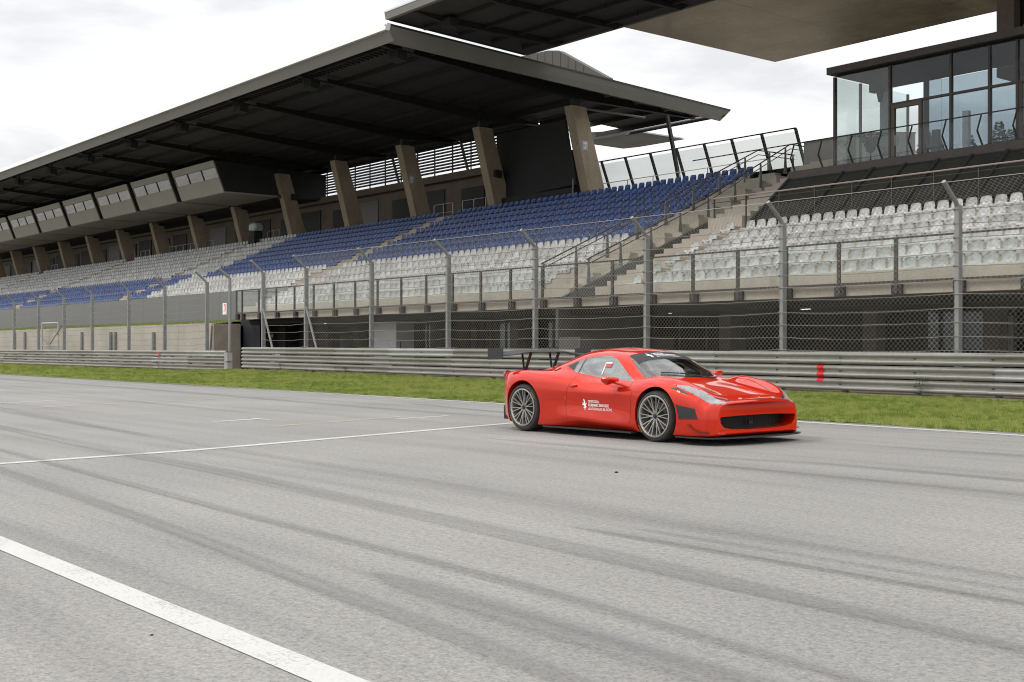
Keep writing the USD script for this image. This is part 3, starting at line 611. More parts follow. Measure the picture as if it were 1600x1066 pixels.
# ------------------------------------------------------------------ roofs
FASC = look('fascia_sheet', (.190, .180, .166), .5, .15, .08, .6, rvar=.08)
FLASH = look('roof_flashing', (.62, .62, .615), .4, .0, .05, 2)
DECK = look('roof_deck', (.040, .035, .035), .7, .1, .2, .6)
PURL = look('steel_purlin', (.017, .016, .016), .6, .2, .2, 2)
r1 = thing('stand_roof', 'long cantilevered grandstand roof with dark ribbed underside and grey fascia', 'roof')
RX0, RX1 = -46.1 - 8.1 * 16, -46.1
rz = lambda y: H0 + 14.6 - (y - 30.0) / 23.4 * 1.04
for k, x in enumerate(np.arange(RX0, RX1 - 1, 8.1)):
    xb = RX1 - .45 if x + 8.1 > RX1 - 1 else x + 8.09; RYE = 53.4 if xb > -50 else 48.2
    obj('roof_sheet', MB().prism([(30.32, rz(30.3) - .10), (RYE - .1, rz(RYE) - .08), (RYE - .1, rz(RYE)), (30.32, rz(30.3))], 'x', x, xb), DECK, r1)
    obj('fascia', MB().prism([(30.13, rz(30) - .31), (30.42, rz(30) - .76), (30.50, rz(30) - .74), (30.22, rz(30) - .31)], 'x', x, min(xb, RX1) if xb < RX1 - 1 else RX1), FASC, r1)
    obj('flashing', MB().prism([(29.97, rz(30) - .305), (30.23, rz(30) - .305), (30.30, rz(30) + .03), (30.10, rz(30) + .03)], 'x', x, xb if xb < RX1 - 1 else RX1), FLASH, r1)
obj('gable_fascia', MB().hexa([(RX1 - .42, 30.42, rz(30) - .76), (RX1 - .34, 30.42, rz(30) - .76), (RX1 - .34, 52.9, rz(52.9) - .66), (RX1 - .42, 52.9, rz(52.9) - .66)],
                              [(RX1 - .1, 30.02, rz(30) - .06), (RX1 - .02, 30.02, rz(30) - .06), (RX1 - .02, 53.4, rz(53.4) - .05), (RX1 - .1, 53.4, rz(53.4) - .05)]), FASC, r1)
obj('gable_flashing', MB().hexa([(RX1 - .45, 30.30, rz(30.3) - .055), (RX1, 30.30, rz(30.3) - .055), (RX1, 53.4, rz(53.4) - .05), (RX1 - .45, 53.4, rz(53.4) - .05)], [(RX1 - .45, 30.30, rz(30.3) + .03), (RX1, 30.30, rz(30.3) + .03), (RX1, 53.4, rz(53.4) + .03), (RX1 - .45, 53.4, rz(53.4) + .03)]), CHAR, r1)
obj('rear_fascia', MB().prism([(52.9, rz(53) - .42), (53.45, rz(53.4) - .05), (53.5, rz(53.4)), (53.0, rz(53) - .44)], 'x', -54.2, RX1 - .1), CHAR, r1)
for x in COLX:
    ye = 52.6 if x > -54 else 47.9
    f_ = lambda y, d: rz(y) - .10 - d
    mb2 = MB(); mb2.prism([(30.9, f_(30.9, .30)), (43, f_(43, .72)), (ye, f_(ye, .24)), (ye, f_(ye, .18)), (43, f_(43, .64)), (30.9, f_(30.9, .24))], 'x', x - .13, x + .13)
    mb2.prism([(33, f_(33, .30)), (43, f_(43, .66)), (ye - .5, f_(ye, .24)), (ye - .5, f_(ye, .1)), (33, f_(33, .1))], 'x', x - .032, x + .032)
    obj('roof_beam', mb2, PURL, r1)
for y in np.arange(31.6, 52.6, 2.3):
    for i, x in enumerate(COLX):
        if y > 48 and i > 0: break
        a, b_ = (x - 7.95, x - .14)
        obj('purlin', MB().box(a, b_, y - .05, y + .05, rz(y) - .36, rz(y) - .115), PURL, r1)
    obj('purlin', MB().box(-48.05, RX1 - .4, y - .05, y + .05, rz(y) - .36, rz(y) - .115), PURL if y < 44 else FASC, r1)
obj('eaves_tie', MB().tube([(-48.2, 43.6, 14.0), (-44.4 - 2.2, 47.0, 13.65)], .06, 6), FASC, r1)
# ribs of the soffit sheet close to the front edge
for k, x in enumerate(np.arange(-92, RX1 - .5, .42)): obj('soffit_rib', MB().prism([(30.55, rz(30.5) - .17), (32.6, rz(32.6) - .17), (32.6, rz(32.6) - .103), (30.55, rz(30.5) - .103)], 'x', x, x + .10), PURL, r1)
# floodlights below the front of each beam
for i, x in enumerate(COLX[:11]):
    lab = 'black floodlight under the front edge of the lower roof, ' + ['first', 'second', 'third', 'fourth', 'fifth', 'sixth', 'seventh', 'eighth', 'ninth', 'tenth', 'eleventh'][i] + ' from the roof corner'
    t = thing('floodlight', lab, 'floodlight', (x + .25, 31.9, rz(31.9) - .75))
    obj('housing', MB().prism([(-.28, -.22), (.22, -.30), (.30, .16), (-.22, .22)], 'x', -.38, .38), BLACK, t); obj('bracket', MB().box(-.05, .05, -.05, .05, .2, .62), CHAR, t)
    obj('visor', MB().prism([(-.42, .16), (-.22, .225), (-.22, .245), (-.42, .18)], 'x', -.38, .38), CHAR, t)
# strut that carries the roof end
obj('strut', MB().bar((-46.5, 48.6, 13.95), (-46.5, 50.0, 8.9), .17, .17), CHAR, r1)
r2 = thing('upper_roof', 'raised second roof section with dark ribbed underside crossing above the lower roof end', 'roof')
ZU = H0 + 14.88; z2 = lambda y: ZU
YF, YB = 30.5, 39.5
XL = lambda y: -46.5 - 1.2 * (y - YF) / (YB - YF)
for k in range(8):
    x0, x1 = -46.5 + 8.1 * k, -46.5 + 8.1 * (k + 1) - .01
    a, b_ = (XL(YF), XL(YB)) if k == 0 else (x0, x0)
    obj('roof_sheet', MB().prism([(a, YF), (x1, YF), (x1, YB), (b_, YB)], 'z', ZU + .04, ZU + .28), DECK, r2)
    obj('fascia', MB().hexa([(a - .02, YF - .22, ZU + .0), (x1, YF - .22, ZU + .0), (x1, YF - .005, ZU - .0), (a - .02, YF - .005, ZU - .0)], [(a - .02, YF - .28, ZU + .30), (x1, YF - .28, ZU + .30), (x1, YF - .005, ZU + .30), (a - .02, YF - .005, ZU + .30)]), FASC, r2)
    obj('flashing', MB().box(a - .02, x1, YF - .30, YF - .02, ZU + .302, ZU + .38), FLASH, r2)
    obj('rear_edge', MB().box(b_, x1, YB + .005, YB + .07, ZU - .02, ZU + .26), FASC, r2)
    for xx in (x0 + 1.9, x0 + 5.9): obj('roof_beam', MB().prism([(YF + .1, ZU - .04), (YF + 1.6, ZU - .24), (YB - .6, ZU - .24), (YB - .1, ZU + .038), (YF + .1, ZU + .038)], 'x', xx - .12, xx + .12), PURL, r2)
    for y in (32.4, 34.4, 36.4, 38.3): obj('purlin', MB().box(x0 + .03, x1 - .03, y - .06, y + .06, ZU - .15, ZU + .036), PURL, r2)
obj('end_flashing', MB().hexa([(XL(YF) - .06, YF, ZU), (XL(YF) - .004, YF, ZU), (XL(YB) - .004, YB, ZU), (XL(YB) - .06, YB, ZU)], [(XL(YF) - .06, YF, ZU + .30), (XL(YF) - .004, YF, ZU + .30), (XL(YB) - .004, YB, ZU + .30), (XL(YB) - .06, YB, ZU + .30)]), CHAR, r2)
for i, x in enumerate((-44.2, -36.4)):
    t = thing('roof_spotlight', ('black spotlight under the raised roof near its left end', 'black spotlight under the raised roof at the top edge of the picture')[i], 'spotlight', (x, 32.2, z2(32.2) - .30))
    obj('housing', MB().prism([(-.25, -.2), (.2, -.26), (.25, .12), (-.2, .2)], 'x', -.3, .3), BLACK, t); obj('bracket', MB().box(-.05, .05, -.05, .05, .15, .30), CHAR, t)
# stair tower and a far canopy seen behind the roofs
yt = 58.0
P = [(X_at(u, yt), Z_at(u, v, yt)) for u, v in [(790, 93), (820, 87), (856, 79), (872, 79), (948, 121), (948, 190), (790, 190)]]
TWC = look('tower_cladding', (.075, .068, .060), .6, .1, .1, 1, stretch=(6, 1, .2)); tw = thing('stair_tower', 'grey clad tower top with sloping edge rising behind the grandstand roof', 'tower'); obj('cladding', MB().prism(P, 'y', yt, yt + .6), TWC, tw)
for k in range(9): 
    x = X_at(815 + 12 * k, yt); zt = np.interp(815 + 12 * k, [820, 856, 872, 962], [Z_at(820, 87, yt), Z_at(856, 79, yt), Z_at(872, 79, yt), Z_at(962, 128, yt)]); obj('cladding_seam', MB().box(x - .04, x + .04, yt - .03, yt - .002, zt - 5, zt - .1), TWC, tw)
yc = 62.0
P = [(X_at(900, yc), Z_at(900, 208, yc)), (X_at(990, yc), Z_at(990, 203, yc)), (X_at(996, yc), Z_at(996, 206, yc)), (X_at(925, yc), Z_at(925, 219, yc)), (X_at(900, yc), Z_at(900, 222, yc))]
fc = thing('far_canopy', 'thin pointed canopy edge seen far behind the big leaning column', 'canopy'); obj('blade', MB().prism(P, 'y', yc, yc + 5), FASC, fc); obj('mast', MB().box(X_at(912, 64), X_at(912, 64) + .5, 63.8, 64.3, 0, Z_at(912, 214, 64)), CHAR, fc)

# ------------------------------------------------------------------ hospitality boxes under the roof
BOXP = look('box_panel', (.36, .33, .295), .55, .1, .06, .5)
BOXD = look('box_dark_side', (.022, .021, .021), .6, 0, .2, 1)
BOXG = pane_look('box_window', (.62, .61, .57), 1.6, boost=.25)
ORD = ['first', 'second', 'third', 'fourth', 'fifth', 'sixth', 'seventh', 'eighth', 'ninth', 'tenth', 'eleventh']
def vip(i):
    xa = -80.85 - 8.1 * i; xb = xa - 7.2
    lab = f'hospitality box with three windows hung under the roof, {ORD[i]} from its near end'
    t = thing('hospitality_box', lab, 'hospitality box')
    zt, zb = H0 + 13.35, H0 + 11.14; yt_, yb_ = 38.0, 38.85
    P = lambda f, d=0: (yt_ + (yb_ - yt_) * f + d, zt + (zb - zt) * f)
    def band(f0, f1, x0, x1, mat, name, d0=.0, d1=.10):
        a, b_, c, d = P(f0, d0), P(f1, d0), P(f1, d1), P(f0, d1); obj(name, MB().prism([a, b_, c, d], 'x', x0, x1), mat, t)
    band(0, .20, xb, xa, BOXP, 'upper_panel'); band(.535, 1, xb, xa, BOXP, 'lower_panel')
    w = (xa - xb) / 3
    for k in range(3):
        band(.21, .525, xb + w * k + .06, xb + w * (k + 1) - .06, BOXG, 'pane', .04, .05); 
    for k in range(4):
        x = xb + w * k; band(.201, .534, max(x - .05, xb), min(x + .05, xa), CHAR if k in (1, 2) else BOXP, 'window_post', .0, .09)
    obj('underside', MB().box(xb, xa, 38.96, 43.2, zb - .02, zb + .08), BOXP, t)
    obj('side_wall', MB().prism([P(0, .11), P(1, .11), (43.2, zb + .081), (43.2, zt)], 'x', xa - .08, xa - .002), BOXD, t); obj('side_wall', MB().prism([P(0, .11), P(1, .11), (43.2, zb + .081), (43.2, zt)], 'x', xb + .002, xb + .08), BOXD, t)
    obj('inner_wall', MB().box(xb + .1, xa - .1, 40.6, 40.7, zb + .1, zt), look('box_inner', (.62, .59, .54), .8) if '/World/Looks/box_inner' not in USED else '/World/Looks/box_inner', t); USED.add('/World/Looks/box_inner')
    return t
USED = set()
for i in range(10): vip(i)
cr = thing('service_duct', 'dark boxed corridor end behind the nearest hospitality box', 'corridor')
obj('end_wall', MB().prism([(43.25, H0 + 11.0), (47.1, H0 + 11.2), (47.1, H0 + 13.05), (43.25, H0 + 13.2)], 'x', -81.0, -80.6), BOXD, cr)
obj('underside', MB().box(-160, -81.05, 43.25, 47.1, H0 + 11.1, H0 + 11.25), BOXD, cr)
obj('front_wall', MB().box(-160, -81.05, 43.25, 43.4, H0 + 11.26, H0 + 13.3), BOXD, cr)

# ------------------------------------------------------------------ louvres, black screen
lv = thing('louvre_screen', 'row of dark horizontal louvres letting daylight in under the roof', 'louvres')
for k in range(10):
    z = 12.85 + .20 * k
    for i in range(4):
        xa = -57.0 - 8.1 * i; obj('slat', MB().hexa([(xa - 8.05, 47.22, z), (xa, 47.22, z), (xa, 47.32, z + .07), (xa - 8.05, 47.32, z + .07)], [(xa - 8.05, 47.22, z + .10), (xa, 47.22, z + .10), (xa, 47.32, z + .165), (xa - 8.05, 47.32, z + .165)]), CHAR, lv)
for x in np.arange(-89, -56.8, 2.02): obj('louvre_post', MB().bar((x, 47.40, 14.9), (x, 47.40, 12.72), .07, .07), CHAR, lv)
for x in np.arange(-88, -56.8, 8.1): obj('louvre_post', MB().bar((x, 47.2, 14.9), (x, 47.9, 12.72), .13, .13), CHAR, lv)
bs = thing('black_screen', 'large black wall screen hung between two leaning columns above blue seats', 'screen')
xa, xb = X_at(776, 44.9), X_at(893, 44.9)
obj('screen_panel', MB().prism([(xa, 9.95), (xb + .2, 10.2), (xb - .6, 13.9), (xa, 13.9)], 'y', 44.9, 45.1), BLACK, bs)
obj('lower_panel', MB().box(X_at(765, 44.6), X_at(896, 44.6), 44.55, 44.62, 9.15, 10.0), BLACK, bs)
for u in (764, 895): obj('screen_post', MB().box(X_at(u, 44.5) - .03, X_at(u, 44.5) + .03, 44.48, 44.54, 9.15, 10.45), GREYM, bs)
obj('light_gap', MB().bar((X_at(778, 45.3), 45.3, 9.98), (X_at(862, 45.3), 45.3, 10.13), .03, .03), TUBE, bs)
# ------------------------------------------------------------------ glass pavilion, canopy, terrace
PY = 42.0; FZ = 8.27; CZ = H0 + 11.18; TZ = H0 + 11.52
PX0, PX1 = -30.7, 6.0
MULL = look('bronze_frame', (.060, .050, .044), .45, .4, .15, 3)
PGLASS = pane_look('pavilion_glass', (.84, .88, .90), 1.34)
SIDEG = pane_look('pavilion_side_glass', (.86, .89, .88), 1.45)
DARKROOM = look('dark_interior', (.030, .028, .027), .8, 0, .3, 1)
pv = thing('glass_pavilion', 'glass walled pavilion with flat dark roof on top of the right stand', 'pavilion')
obj('roof', MB().box(PX0 - .12, PX1, PY - .35, 45.75, CZ + .06, TZ), MULL, pv)
obj('ceiling', MB().box(PX0 + .1, PX1, PY + .1, 45.6, CZ - .02, CZ + .055), BLACK, pv)
obj('floor_slab', MB().box(PX0 - .05, PX1, 39.45, 47.5, FZ - .35, FZ), DARKC, pv)
TINT = pane_look('tinted_rear_glass', (.60, .645, .67), 1.4)
for k in range(15): obj('rear_pane', MB().box(-28.0 + 2.2 * k, -25.86 + 2.2 * k, 45.62, 45.632, FZ, CZ - .03), TINT, pv); obj('rear_mullion', MB().box(-25.858 + 2.2 * k, -25.802 + 2.2 * k, 45.58, 45.68, FZ, CZ - .03), MULL, pv)
obj('inner_pane', MB().box(-28.012, -28.0, 44.6, 45.65, FZ, CZ - .03), TINT, pv)
mx = [PX0 + .04] + [X_at(u, PY) for u in (1391, 1486, 1546.5, 1590)]
st = mx[-1] - mx[-2]; mx += [mx[-1] + 2.1 * k for k in range(1, 9)]
TR = H0 + 9.62
for i, x in enumerate(mx):
    obj('mullion', MB().box(x - .045, x + .045, PY - .06, PY + .10, FZ, CZ - .022), MULL, pv)
dx0, dx1 = X_at(1394, PY), X_at(1441, PY)
for i in range(len(mx) - 1):
    a, b_ = mx[i] + .047, mx[i + 1] - .047
    if i == 0: obj('pane', MB().box(a, b_, PY, PY + .012, FZ, CZ - .03), SIDEG, pv); continue
    obj('transom', MB().box(a, b_, PY - .05, PY + .08, TR - .045, TR + .045), MULL, pv)
    obj('pane', MB().box(a, b_, PY, PY + .012, TR + .05, CZ - .03), PGLASS, pv)
    if i == 1: obj('pane', MB().box(dx1 + .002, b_, PY, PY + .012, FZ, TR - .05), PGLASS, pv)
    elif i == 4:
        obj('frame_panel', MB().box(a, a + .16, PY - .04, PY + .06, FZ, TR - .05), MULL, pv); obj('pane', MB().box(a + .165, b_, PY, PY + .012, FZ, TR - .05), PGLASS, pv)
    else: obj('pane', MB().box(a, b_, PY, PY + .012, FZ, TR - .05), PGLASS, pv)
dr = thing('door', parent=pv)
DF = look('brown_door_frame', (.10, .075, .058), .5, .2, .1, 4)
obj('door_frame', MB().box(dx0, dx0 + .13, PY - .07, PY + .07, FZ, TR - .048).box(dx1 - .13, dx1, PY - .07, PY + .07, FZ, TR - .048).box(dx0 + .131, dx1 - .131, PY - .07, PY + .07, TR - .19, TR - .048), DF, dr)
obj('door_glass', MB().box(dx0 + .135, dx1 - .135, PY, PY + .012, FZ + .05, TR - .195), SIDEG, dr); obj('handle', MB().box(dx0 + .18, dx0 + .21, PY - .11, PY - .075, FZ + .9, FZ + 1.3), TUBE, dr)
for k in range(3):
    ya, yb = PY + .12 + 1.75 * k, PY + .12 + 1.75 * (k + 1) - .1
    obj('side_pane', MB().box(PX0, PX0 + .012, ya, yb, FZ, CZ - .03), SIDEG, pv)
    obj('side_mullion', MB().box(PX0 - .04, PX0 + .05, yb + .002, yb + .098, FZ, CZ - .022), MULL, pv)
obj('pillar', MB().box(-30.0, -29.72, 44.2, 44.5, FZ, CZ - .022), look('pale_pillar', (.30, .33, .36), .6), pv)
obj('window_post', MB().box(-28.05, -27.92, 44.35, 44.58, FZ, CZ - .022), MULL, pv)
sp_ = thing('speaker', 'black speaker cluster under the ceiling in the pavilion corner', 'speaker', (-29.6, 43.6, CZ - .45))
obj('cabinet', MB().box(-.38, -.02, -.2, .2, -.12, .30).box(.0, .42, -.2, .2, -.12, .30), BLACK, sp_); obj('horn', MB().tube([(.02, 0, -.14), (.02, 0, -.55)], [.16, .08], 8), BLACK, sp_); obj('mount', MB().box(-.05, .05, -.05, .05, .302, .42), CHAR, sp_)
for i, (x, w, z1) in enumerate([(X_at(1465, 43.4), .28, FZ + 1.55), (X_at(1508, 43.2), .24, FZ + 2.1)]):
    t = thing('display_column', ('grey standing display behind the pavilion glass', 'white slim column behind the pavilion glass')[i], 'display', (x, 43.3, FZ)); obj('column', MB().box(-w / 2, w / 2, -.1, .1, .06, z1 - FZ), (GREYM, SIGNW)[i], t); obj('base', MB().box(-w / 2 - .08, w / 2 + .08, -.18, .18, .002, .058), CHAR, t)
pot = thing('potted_palm', 'potted palm with arching leaves in the corner of the pavilion', 'plant', (X_at(1360, 43.0), 43.0, FZ))
obj('pot', revolve([(.001, .002), (.16, .002), (.22, .42), (.19, .42), (.17, .36), (.001, .36)], 16, 'z'), CHAR, pot); LEAF = look('dark_leaf', (.022, .045, .016), .6, 0, .3, 9)
obj('stem', MB().tube([(0, 0, .3), (.02, .0, .7), (0, .02, 1.0)], .03, 6), DF, pot)
for k in range(11):
    a = 2 * math.pi * k / 11 + .2; mb = MB(); pts = [np.array([math.cos(a) * r, math.sin(a) * r, .9 + 1.0 * math.sin(r * 2.3) - .25 * r]) for r in np.linspace(.02, 1.0 - .2 * (k % 3), 9)]
    for p, q in zip(pts[:-1], pts[1:]):
        for s in (-1, 1):
            n = np.array([-math.sin(a), math.cos(a), 0]) * s * .17 + np.array([0, 0, -.07]); mb.add([p, q, (p + q) / 2 + n + (q - p) * .6], [[0, 1, 2]])
    obj('frond', mb, LEAF, pot)
# terrace railing with bent struts
tr = thing('terrace_railing', 'frameless glass railing with bent dark struts along the pavilion terrace', 'railing')
CLEARG = pane_look('clear_glass', (.95, .955, .95), 1.22); TY = 39.42; hz2 = H0 + .1606 * TY / math.cos(math.radians(39)) + .0
obj('handrail', MB().tube([(-36.2, TY + .02, hz2 - .02), (PX0 - 1.5, TY, hz2), (PX1, TY, hz2)], .025, 6), TUBE if False else RAILG, tr)
ux = [1283, 1330, 1376, 1424, 1477, 1532, 1588]; px = [X_at(u, TY) for u in ux]; stp = (px[-1] - px[0]) / 6
px = [px[0] - stp] + px + [px[-1] + stp * k for k in (1, 2, 3, 4)]
for x in px:
    obj('strut', MB().bar((x + .07, TY + .04, FZ - .05), (x - .07, TY - .10, FZ + .52), .035, .08, up=(0, 1, 0)).bar((x - .07, TY - .10, FZ + .50), (x + .03, TY, hz2 - .03), .03, .06, up=(0, 1, 0)), CHAR, tr)
for a, b_ in zip(px[:-1], px[1:]): obj('pane', MB().box(a + .06, b_ - .06, TY - .02, TY - .008, FZ + .05, hz2 - .14), CLEARG, tr)
obj('edge_beam', MB().box(PX0 - .2, PX1, TY - .16, TY + .028, FZ - .36, FZ - .02), MULL, pv)
# inclined glazing below the terrace
ig = thing('inclined_glazing', 'row of dark sloping windows with slanted ribs below the pavilion terrace', 'windows')
A0, B0 = np.array([0, 39.22, FZ - .36]), np.array([0, 36.95, 6.12])
DG = look('sloping_glass', (.040, .042, .036), .10, 0, .3, .4)
rb = [X_at(u, 39.2) for u in (1318, 1365, 1415, 1467, 1519, 1576)]; sg_ = (rb[-1] - rb[0]) / 5
rb = [PX0 - .1] + rb + [rb[-1] + sg_ * k for k in range(1, 7)]
nrm = np.cross([1, 0, 0], B0 - A0); nrm /= np.linalg.norm(nrm); nrm = nrm if nrm[1] < 0 else -nrm
def slope_quad(x0, x1, t0, t1, d0, d1):
    c = lambda x, t, d: np.array([x, 0, 0]) + A0 + (B0 - A0) * t + nrm * d
    lo = [c(x0, t1, d0), c(x1, t1, d0), c(x1, t0, d0), c(x0, t0, d0)]; hi = [c(x0, t1, d1), c(x1, t1, d1), c(x1, t0, d1), c(x0, t0, d1)]
    return MB().hexa(lo, hi)
for i, x in enumerate(rb):
    obj('rib', slope_quad(x - .06, x + .06, 0, 1.0, -.1, .09), CHAR, ig)
    if i < len(rb) - 1:
        a, b_ = x + .062, rb[i + 1] - .062; obj('pane', slope_quad(a, b_, .04, .55, 0, .012), DG, ig); obj('lower_panel', slope_quad(a, b_, .60, 1.0, -.01, .012), CHAR, ig); obj('rail', slope_quad(a, b_, .552, .598, -.02, .03), CHAR, ig)
        obj('head_rail', slope_quad(a, b_, .0, .038, -.02, .04), CHAR, ig)
obj('room_wall', MB().box(PX0, PX1, 40.4, 40.5, 6.0, FZ - .37), look('olive_room', (.10, .095, .065), .8), ig)
obj('room_floor', MB().box(PX0, PX1, 37.2, 40.39, 6.0, 6.06), DARKC, ig)
obj('side_cheek', MB().prism([(36.9, 6.0), (39.3, FZ - .37), (41, FZ - .37), (41, 6.0)], 'x', PX0 - .25, PX0 - .17), CHAR, ig)
ph = thing('stair_head', 'dark angular parapet block at the top of the open stair', 'parapet')
obj('block', MB().prism([(44.3, 9.3), (44.3, 10.35), (48.0, 10.75), (48.0, 9.3)], 'x', -34.0, PX0 - .06), FASC, ph); obj('cap', MB().hexa([(-34.05, 44.25, 10.352), (PX0 - .05, 44.25, 10.352), (PX0 - .05, 48.05, 10.752), (-34.05, 48.05, 10.752)], [(-34.05, 44.25, 10.40), (PX0 - .05, 44.25, 10.40), (PX0 - .05, 48.05, 10.80), (-34.05, 48.05, 10.80)]), CHAR, ph)
# rail behind the right block
br = thing('tube_railing', 'steel railing with thin posts behind the last row of the right block', 'railing')
BY = 36.62; bz = H0 + .125 * BY / .777
obj('handrail', MB().tube([(-32.6, BY, bz), (8, BY, bz)], .03, 6), look('light_handrail', (.34, .28, .25), .4, .4), br); obj('mid_rail', MB().tube([(-32.6, BY + .03, bz - .16), (8, BY + .03, bz - .16)], .016, 5), RAILG, br)
for x in np.arange(-32.5, 8, 1.62): obj('post', MB().box(x - .02, x + .02, BY + .01, BY + .07, zr(5) - .05, bz - .02), RAILG, br)
# big canopy slab above, clad in metal panels
cn = thing('overhead_canopy', 'huge flat canopy clad in bronze metal sheets reaching over the right side', 'canopy')
BRZ = [look('bronze_sheet_%d' % k, c, .27, .9, .06, .5, rvar=.08, spec=.5) for k, c in enumerate([(.36, .275, .18), (.33, .25, .16), (.39, .30, .20)])]
CX0, CY0, CY1, CZ0 = -41.8, 40.35, 52.0, H0 + 15.3
rc = np.random.default_rng(3)
obj('slab', MB().box(CX0, 24, CY0, CY1, CZ0 + .05, CZ0 + .8), FASC, cn)
for i in range(11):
    for j in range(4):
        a, b_ = CX0 + .004 + 6 * i, CX0 + 6 * i + 5.99; c, d = CY0 + .004 + (CY1 - CY0) / 4 * j, CY0 + (CY1 - CY0) / 4 * (j + 1) - .008
        obj('panel', MB().box(a, b_, c, d, CZ0 + .002 * float(rc.random()), CZ0 + .048), BRZ[int(rc.integers(0, 3))], cn)
xs0, xs1 = X_at(1561, 49.0), X_at(1588, 49.0)
obj('support_fin', MB().box(xs0, xs1, 48.8, 50.5, TZ + .01, CZ0 - .002), look('fin_cladding', (.22, .175, .15), .55, .1), cn)
up = thing('upper_glazing', 'dark glazed upper storey with a yellow stripe at the right edge', 'windows'); obj('pane', MB().box(xs1 + .05, xs1 + 12, 49.4, 49.42, TZ + .02, CZ0 - .01), DG, up); obj('rear_wall', MB().box(xs1 + .05, xs1 + 12, 50.1, 50.2, TZ + .02, CZ0 - .01), DARKROOM, up)
obj('mullion', MB().box(xs1 + .005, xs1 + .045, 49.3, 49.5, TZ + .02, CZ0 - .01), CHAR, up); obj('transom', MB().box(xs1 + .05, xs1 + 12, 49.33, 49.395, TZ + 2.0, TZ + 2.06), CHAR, up)
obj('yellow_stripe', MB().tube([(xs1 + .1, 49.37, TZ + 2.15), (xs1 + .6, 49.37, TZ + 2.35), (xs1 + 1.2, 49.37, TZ + 2.9)], .035, 5), YELLOW_LINE if False else look('yellow_stripe', (.55, .50, .05), .5), up)

# ------------------------------------------------------------------ balcony and stair railings, wind screens
bl = thing('balcony_railing', 'glass balustrade with dark posts along the front of the stand', 'railing')
BYF = 29.5; xb = X_at(1400, BYF); bx = [xb + 1.89 * k for k in range(-40, 16)]; bx = [x for x in bx if -59.9 < x < 9]
bx = [-59.85] + bx
zt_ = 4.24
for x in bx: obj('post', MB().box(x - .055, x + .055, BYF - .03, BYF + .03, 2.72, zt_ - .02), RAILG, bl); obj('post_foot', MB().box(x - .16, x + .16, BYF + .0, BYF + .115, 2.70, 2.99), CHAR, bl)
for a, b_ in zip(bx[:-1], bx[1:]):
    obj('pane', MB().box(a + .06, b_ - .06, BYF - .006, BYF + .006, 3.08, zt_ - .03), GLASS, bl); obj('bottom_rail', MB().box(a + .057, b_ - .057, BYF - .03, BYF + .03, 3.0, 3.07), RAILG, bl)
obj('handrail', MB().box(bx[0] - .05, bx[-1] + .05, BYF - .035, BYF + .035, zt_ - .018, zt_ + .03), RAILG, bl)
obj('end_pane', MB().box(-59.93, -59.918, BYF + .1, 33.3, 3.0, zt_ - .02), GLASS, bl); obj('end_rail', MB().box(-59.96, -59.89, BYF + .04, 33.3, zt_ - .018, zt_ + .025), RAILG, bl)
obj('end_post', MB().box(-59.97, -59.88, 33.22, 33.3, 3.0, zt_ - .02), RAILG, bl)
def stair_rail(label, x, pts, foot, glass):
    t = thing('stair_railing', label, 'railing'); p = np.array(pts, float)
    P3 = np.c_[np.full(len(p), x), p]
    obj('handrail', MB().tube(P3, .028, 7), RAILG, t); obj('second_rail', MB().tube(P3 - [0, 0, .20], .02, 6), RAILG, t)
    ys = np.linspace(p[0, 0] + .1, p[-1, 0] - .1, 10)
    zt = lambda y: np.interp(y, p[:, 0], p[:, 1])
    for i, y in enumerate(ys):
        zf = foot(y); obj('post', MB().hexa([(x - .02, y - .10, zf), (x + .02, y - .10, zf), (x + .02, y + .10, zf), (x - .02, y + .10, zf)], [(x - .02, y - .035, zt(y) - .03), (x + .02, y - .035, zt(y) - .03), (x + .02, y + .035, zt(y) - .03), (x - .02, y + .035, zt(y) - .03)]), GREYM, t)
        if glass and i < len(ys) - 1:
            a, b_ = y + .12, ys[i + 1] - .12; obj('pane', MB().prism([(a, foot(a) + .10), (b_, foot(b_) + .10), (b_, zt(b_) - .23), (a, zt(a) - .23)], 'x', x - .005, x + .005), GLASS, t)
ft = lambda y: max(zr(0), zr(0) + .443 * (y - 30.5) - .15)
stair_rail('steel handrail beside the blue seats on the left of the open stair', -35.85, [(30.5, 4.45), (36, 6.85), (40.5, 8.85), (43.4, 10.16), (46.0, 10.2)], lambda y: min(ft(y), 9.2), False)
stair_rail('glass and steel handrail on the right of the open stair', -34.03, [(31.2, 4.55), (38.0, 7.46), (43.4, 10.2), (46.5, 10.2)], lambda y: min(ft(y), 9.2), True)
ws = thing('wind_screen', 'translucent wind screens between leaning dark posts behind the top blue seats', 'screen')
FROST = pane_look('frosted_screen', (.80, .81, .80), 1.4, rough=.3, boost=.03)
wx = [X_at(u, 45.4) for u in (940, 977, 1016, 1057, 1100, 1143, 1190, 1243)]; d_ = (wx[-1] - wx[0]) / 7
wx = [wx[0] - 1.7] + wx
for i, x in enumerate(wx):
    obj('post', MB().bar((x, 46.3, 9.2), (x, 45.4, 11.3), .10, .12, up=(1, 0, 0)), CHAR, ws)
    if i < len(wx) - 1:
        a, b_ = x + .06, wx[i + 1] - .06; obj('pane', MB().hexa([(a, 46.24, 9.32), (b_, 46.24, 9.32), (b_, 46.255, 9.32), (a, 46.255, 9.32)], [(a, 45.46, 11.18), (b_, 45.46, 11.18), (b_, 45.475, 11.18), (a, 45.475, 11.18)]), FROST, ws)
obj('top_rail', MB().tube([(wx[0], 45.38, 11.32), (wx[-1] + .05, 45.38, 11.32)], .035, 6), CHAR, ws)
ct = thing('tube_railing', 'thin tube railing on short posts behind the topmost blue seats', 'railing')
obj('handrail', MB().tube([(-47.6, 44.75, 9.98), (-36.3, 44.75, 9.98)], .022, 6), TUBE, ct)
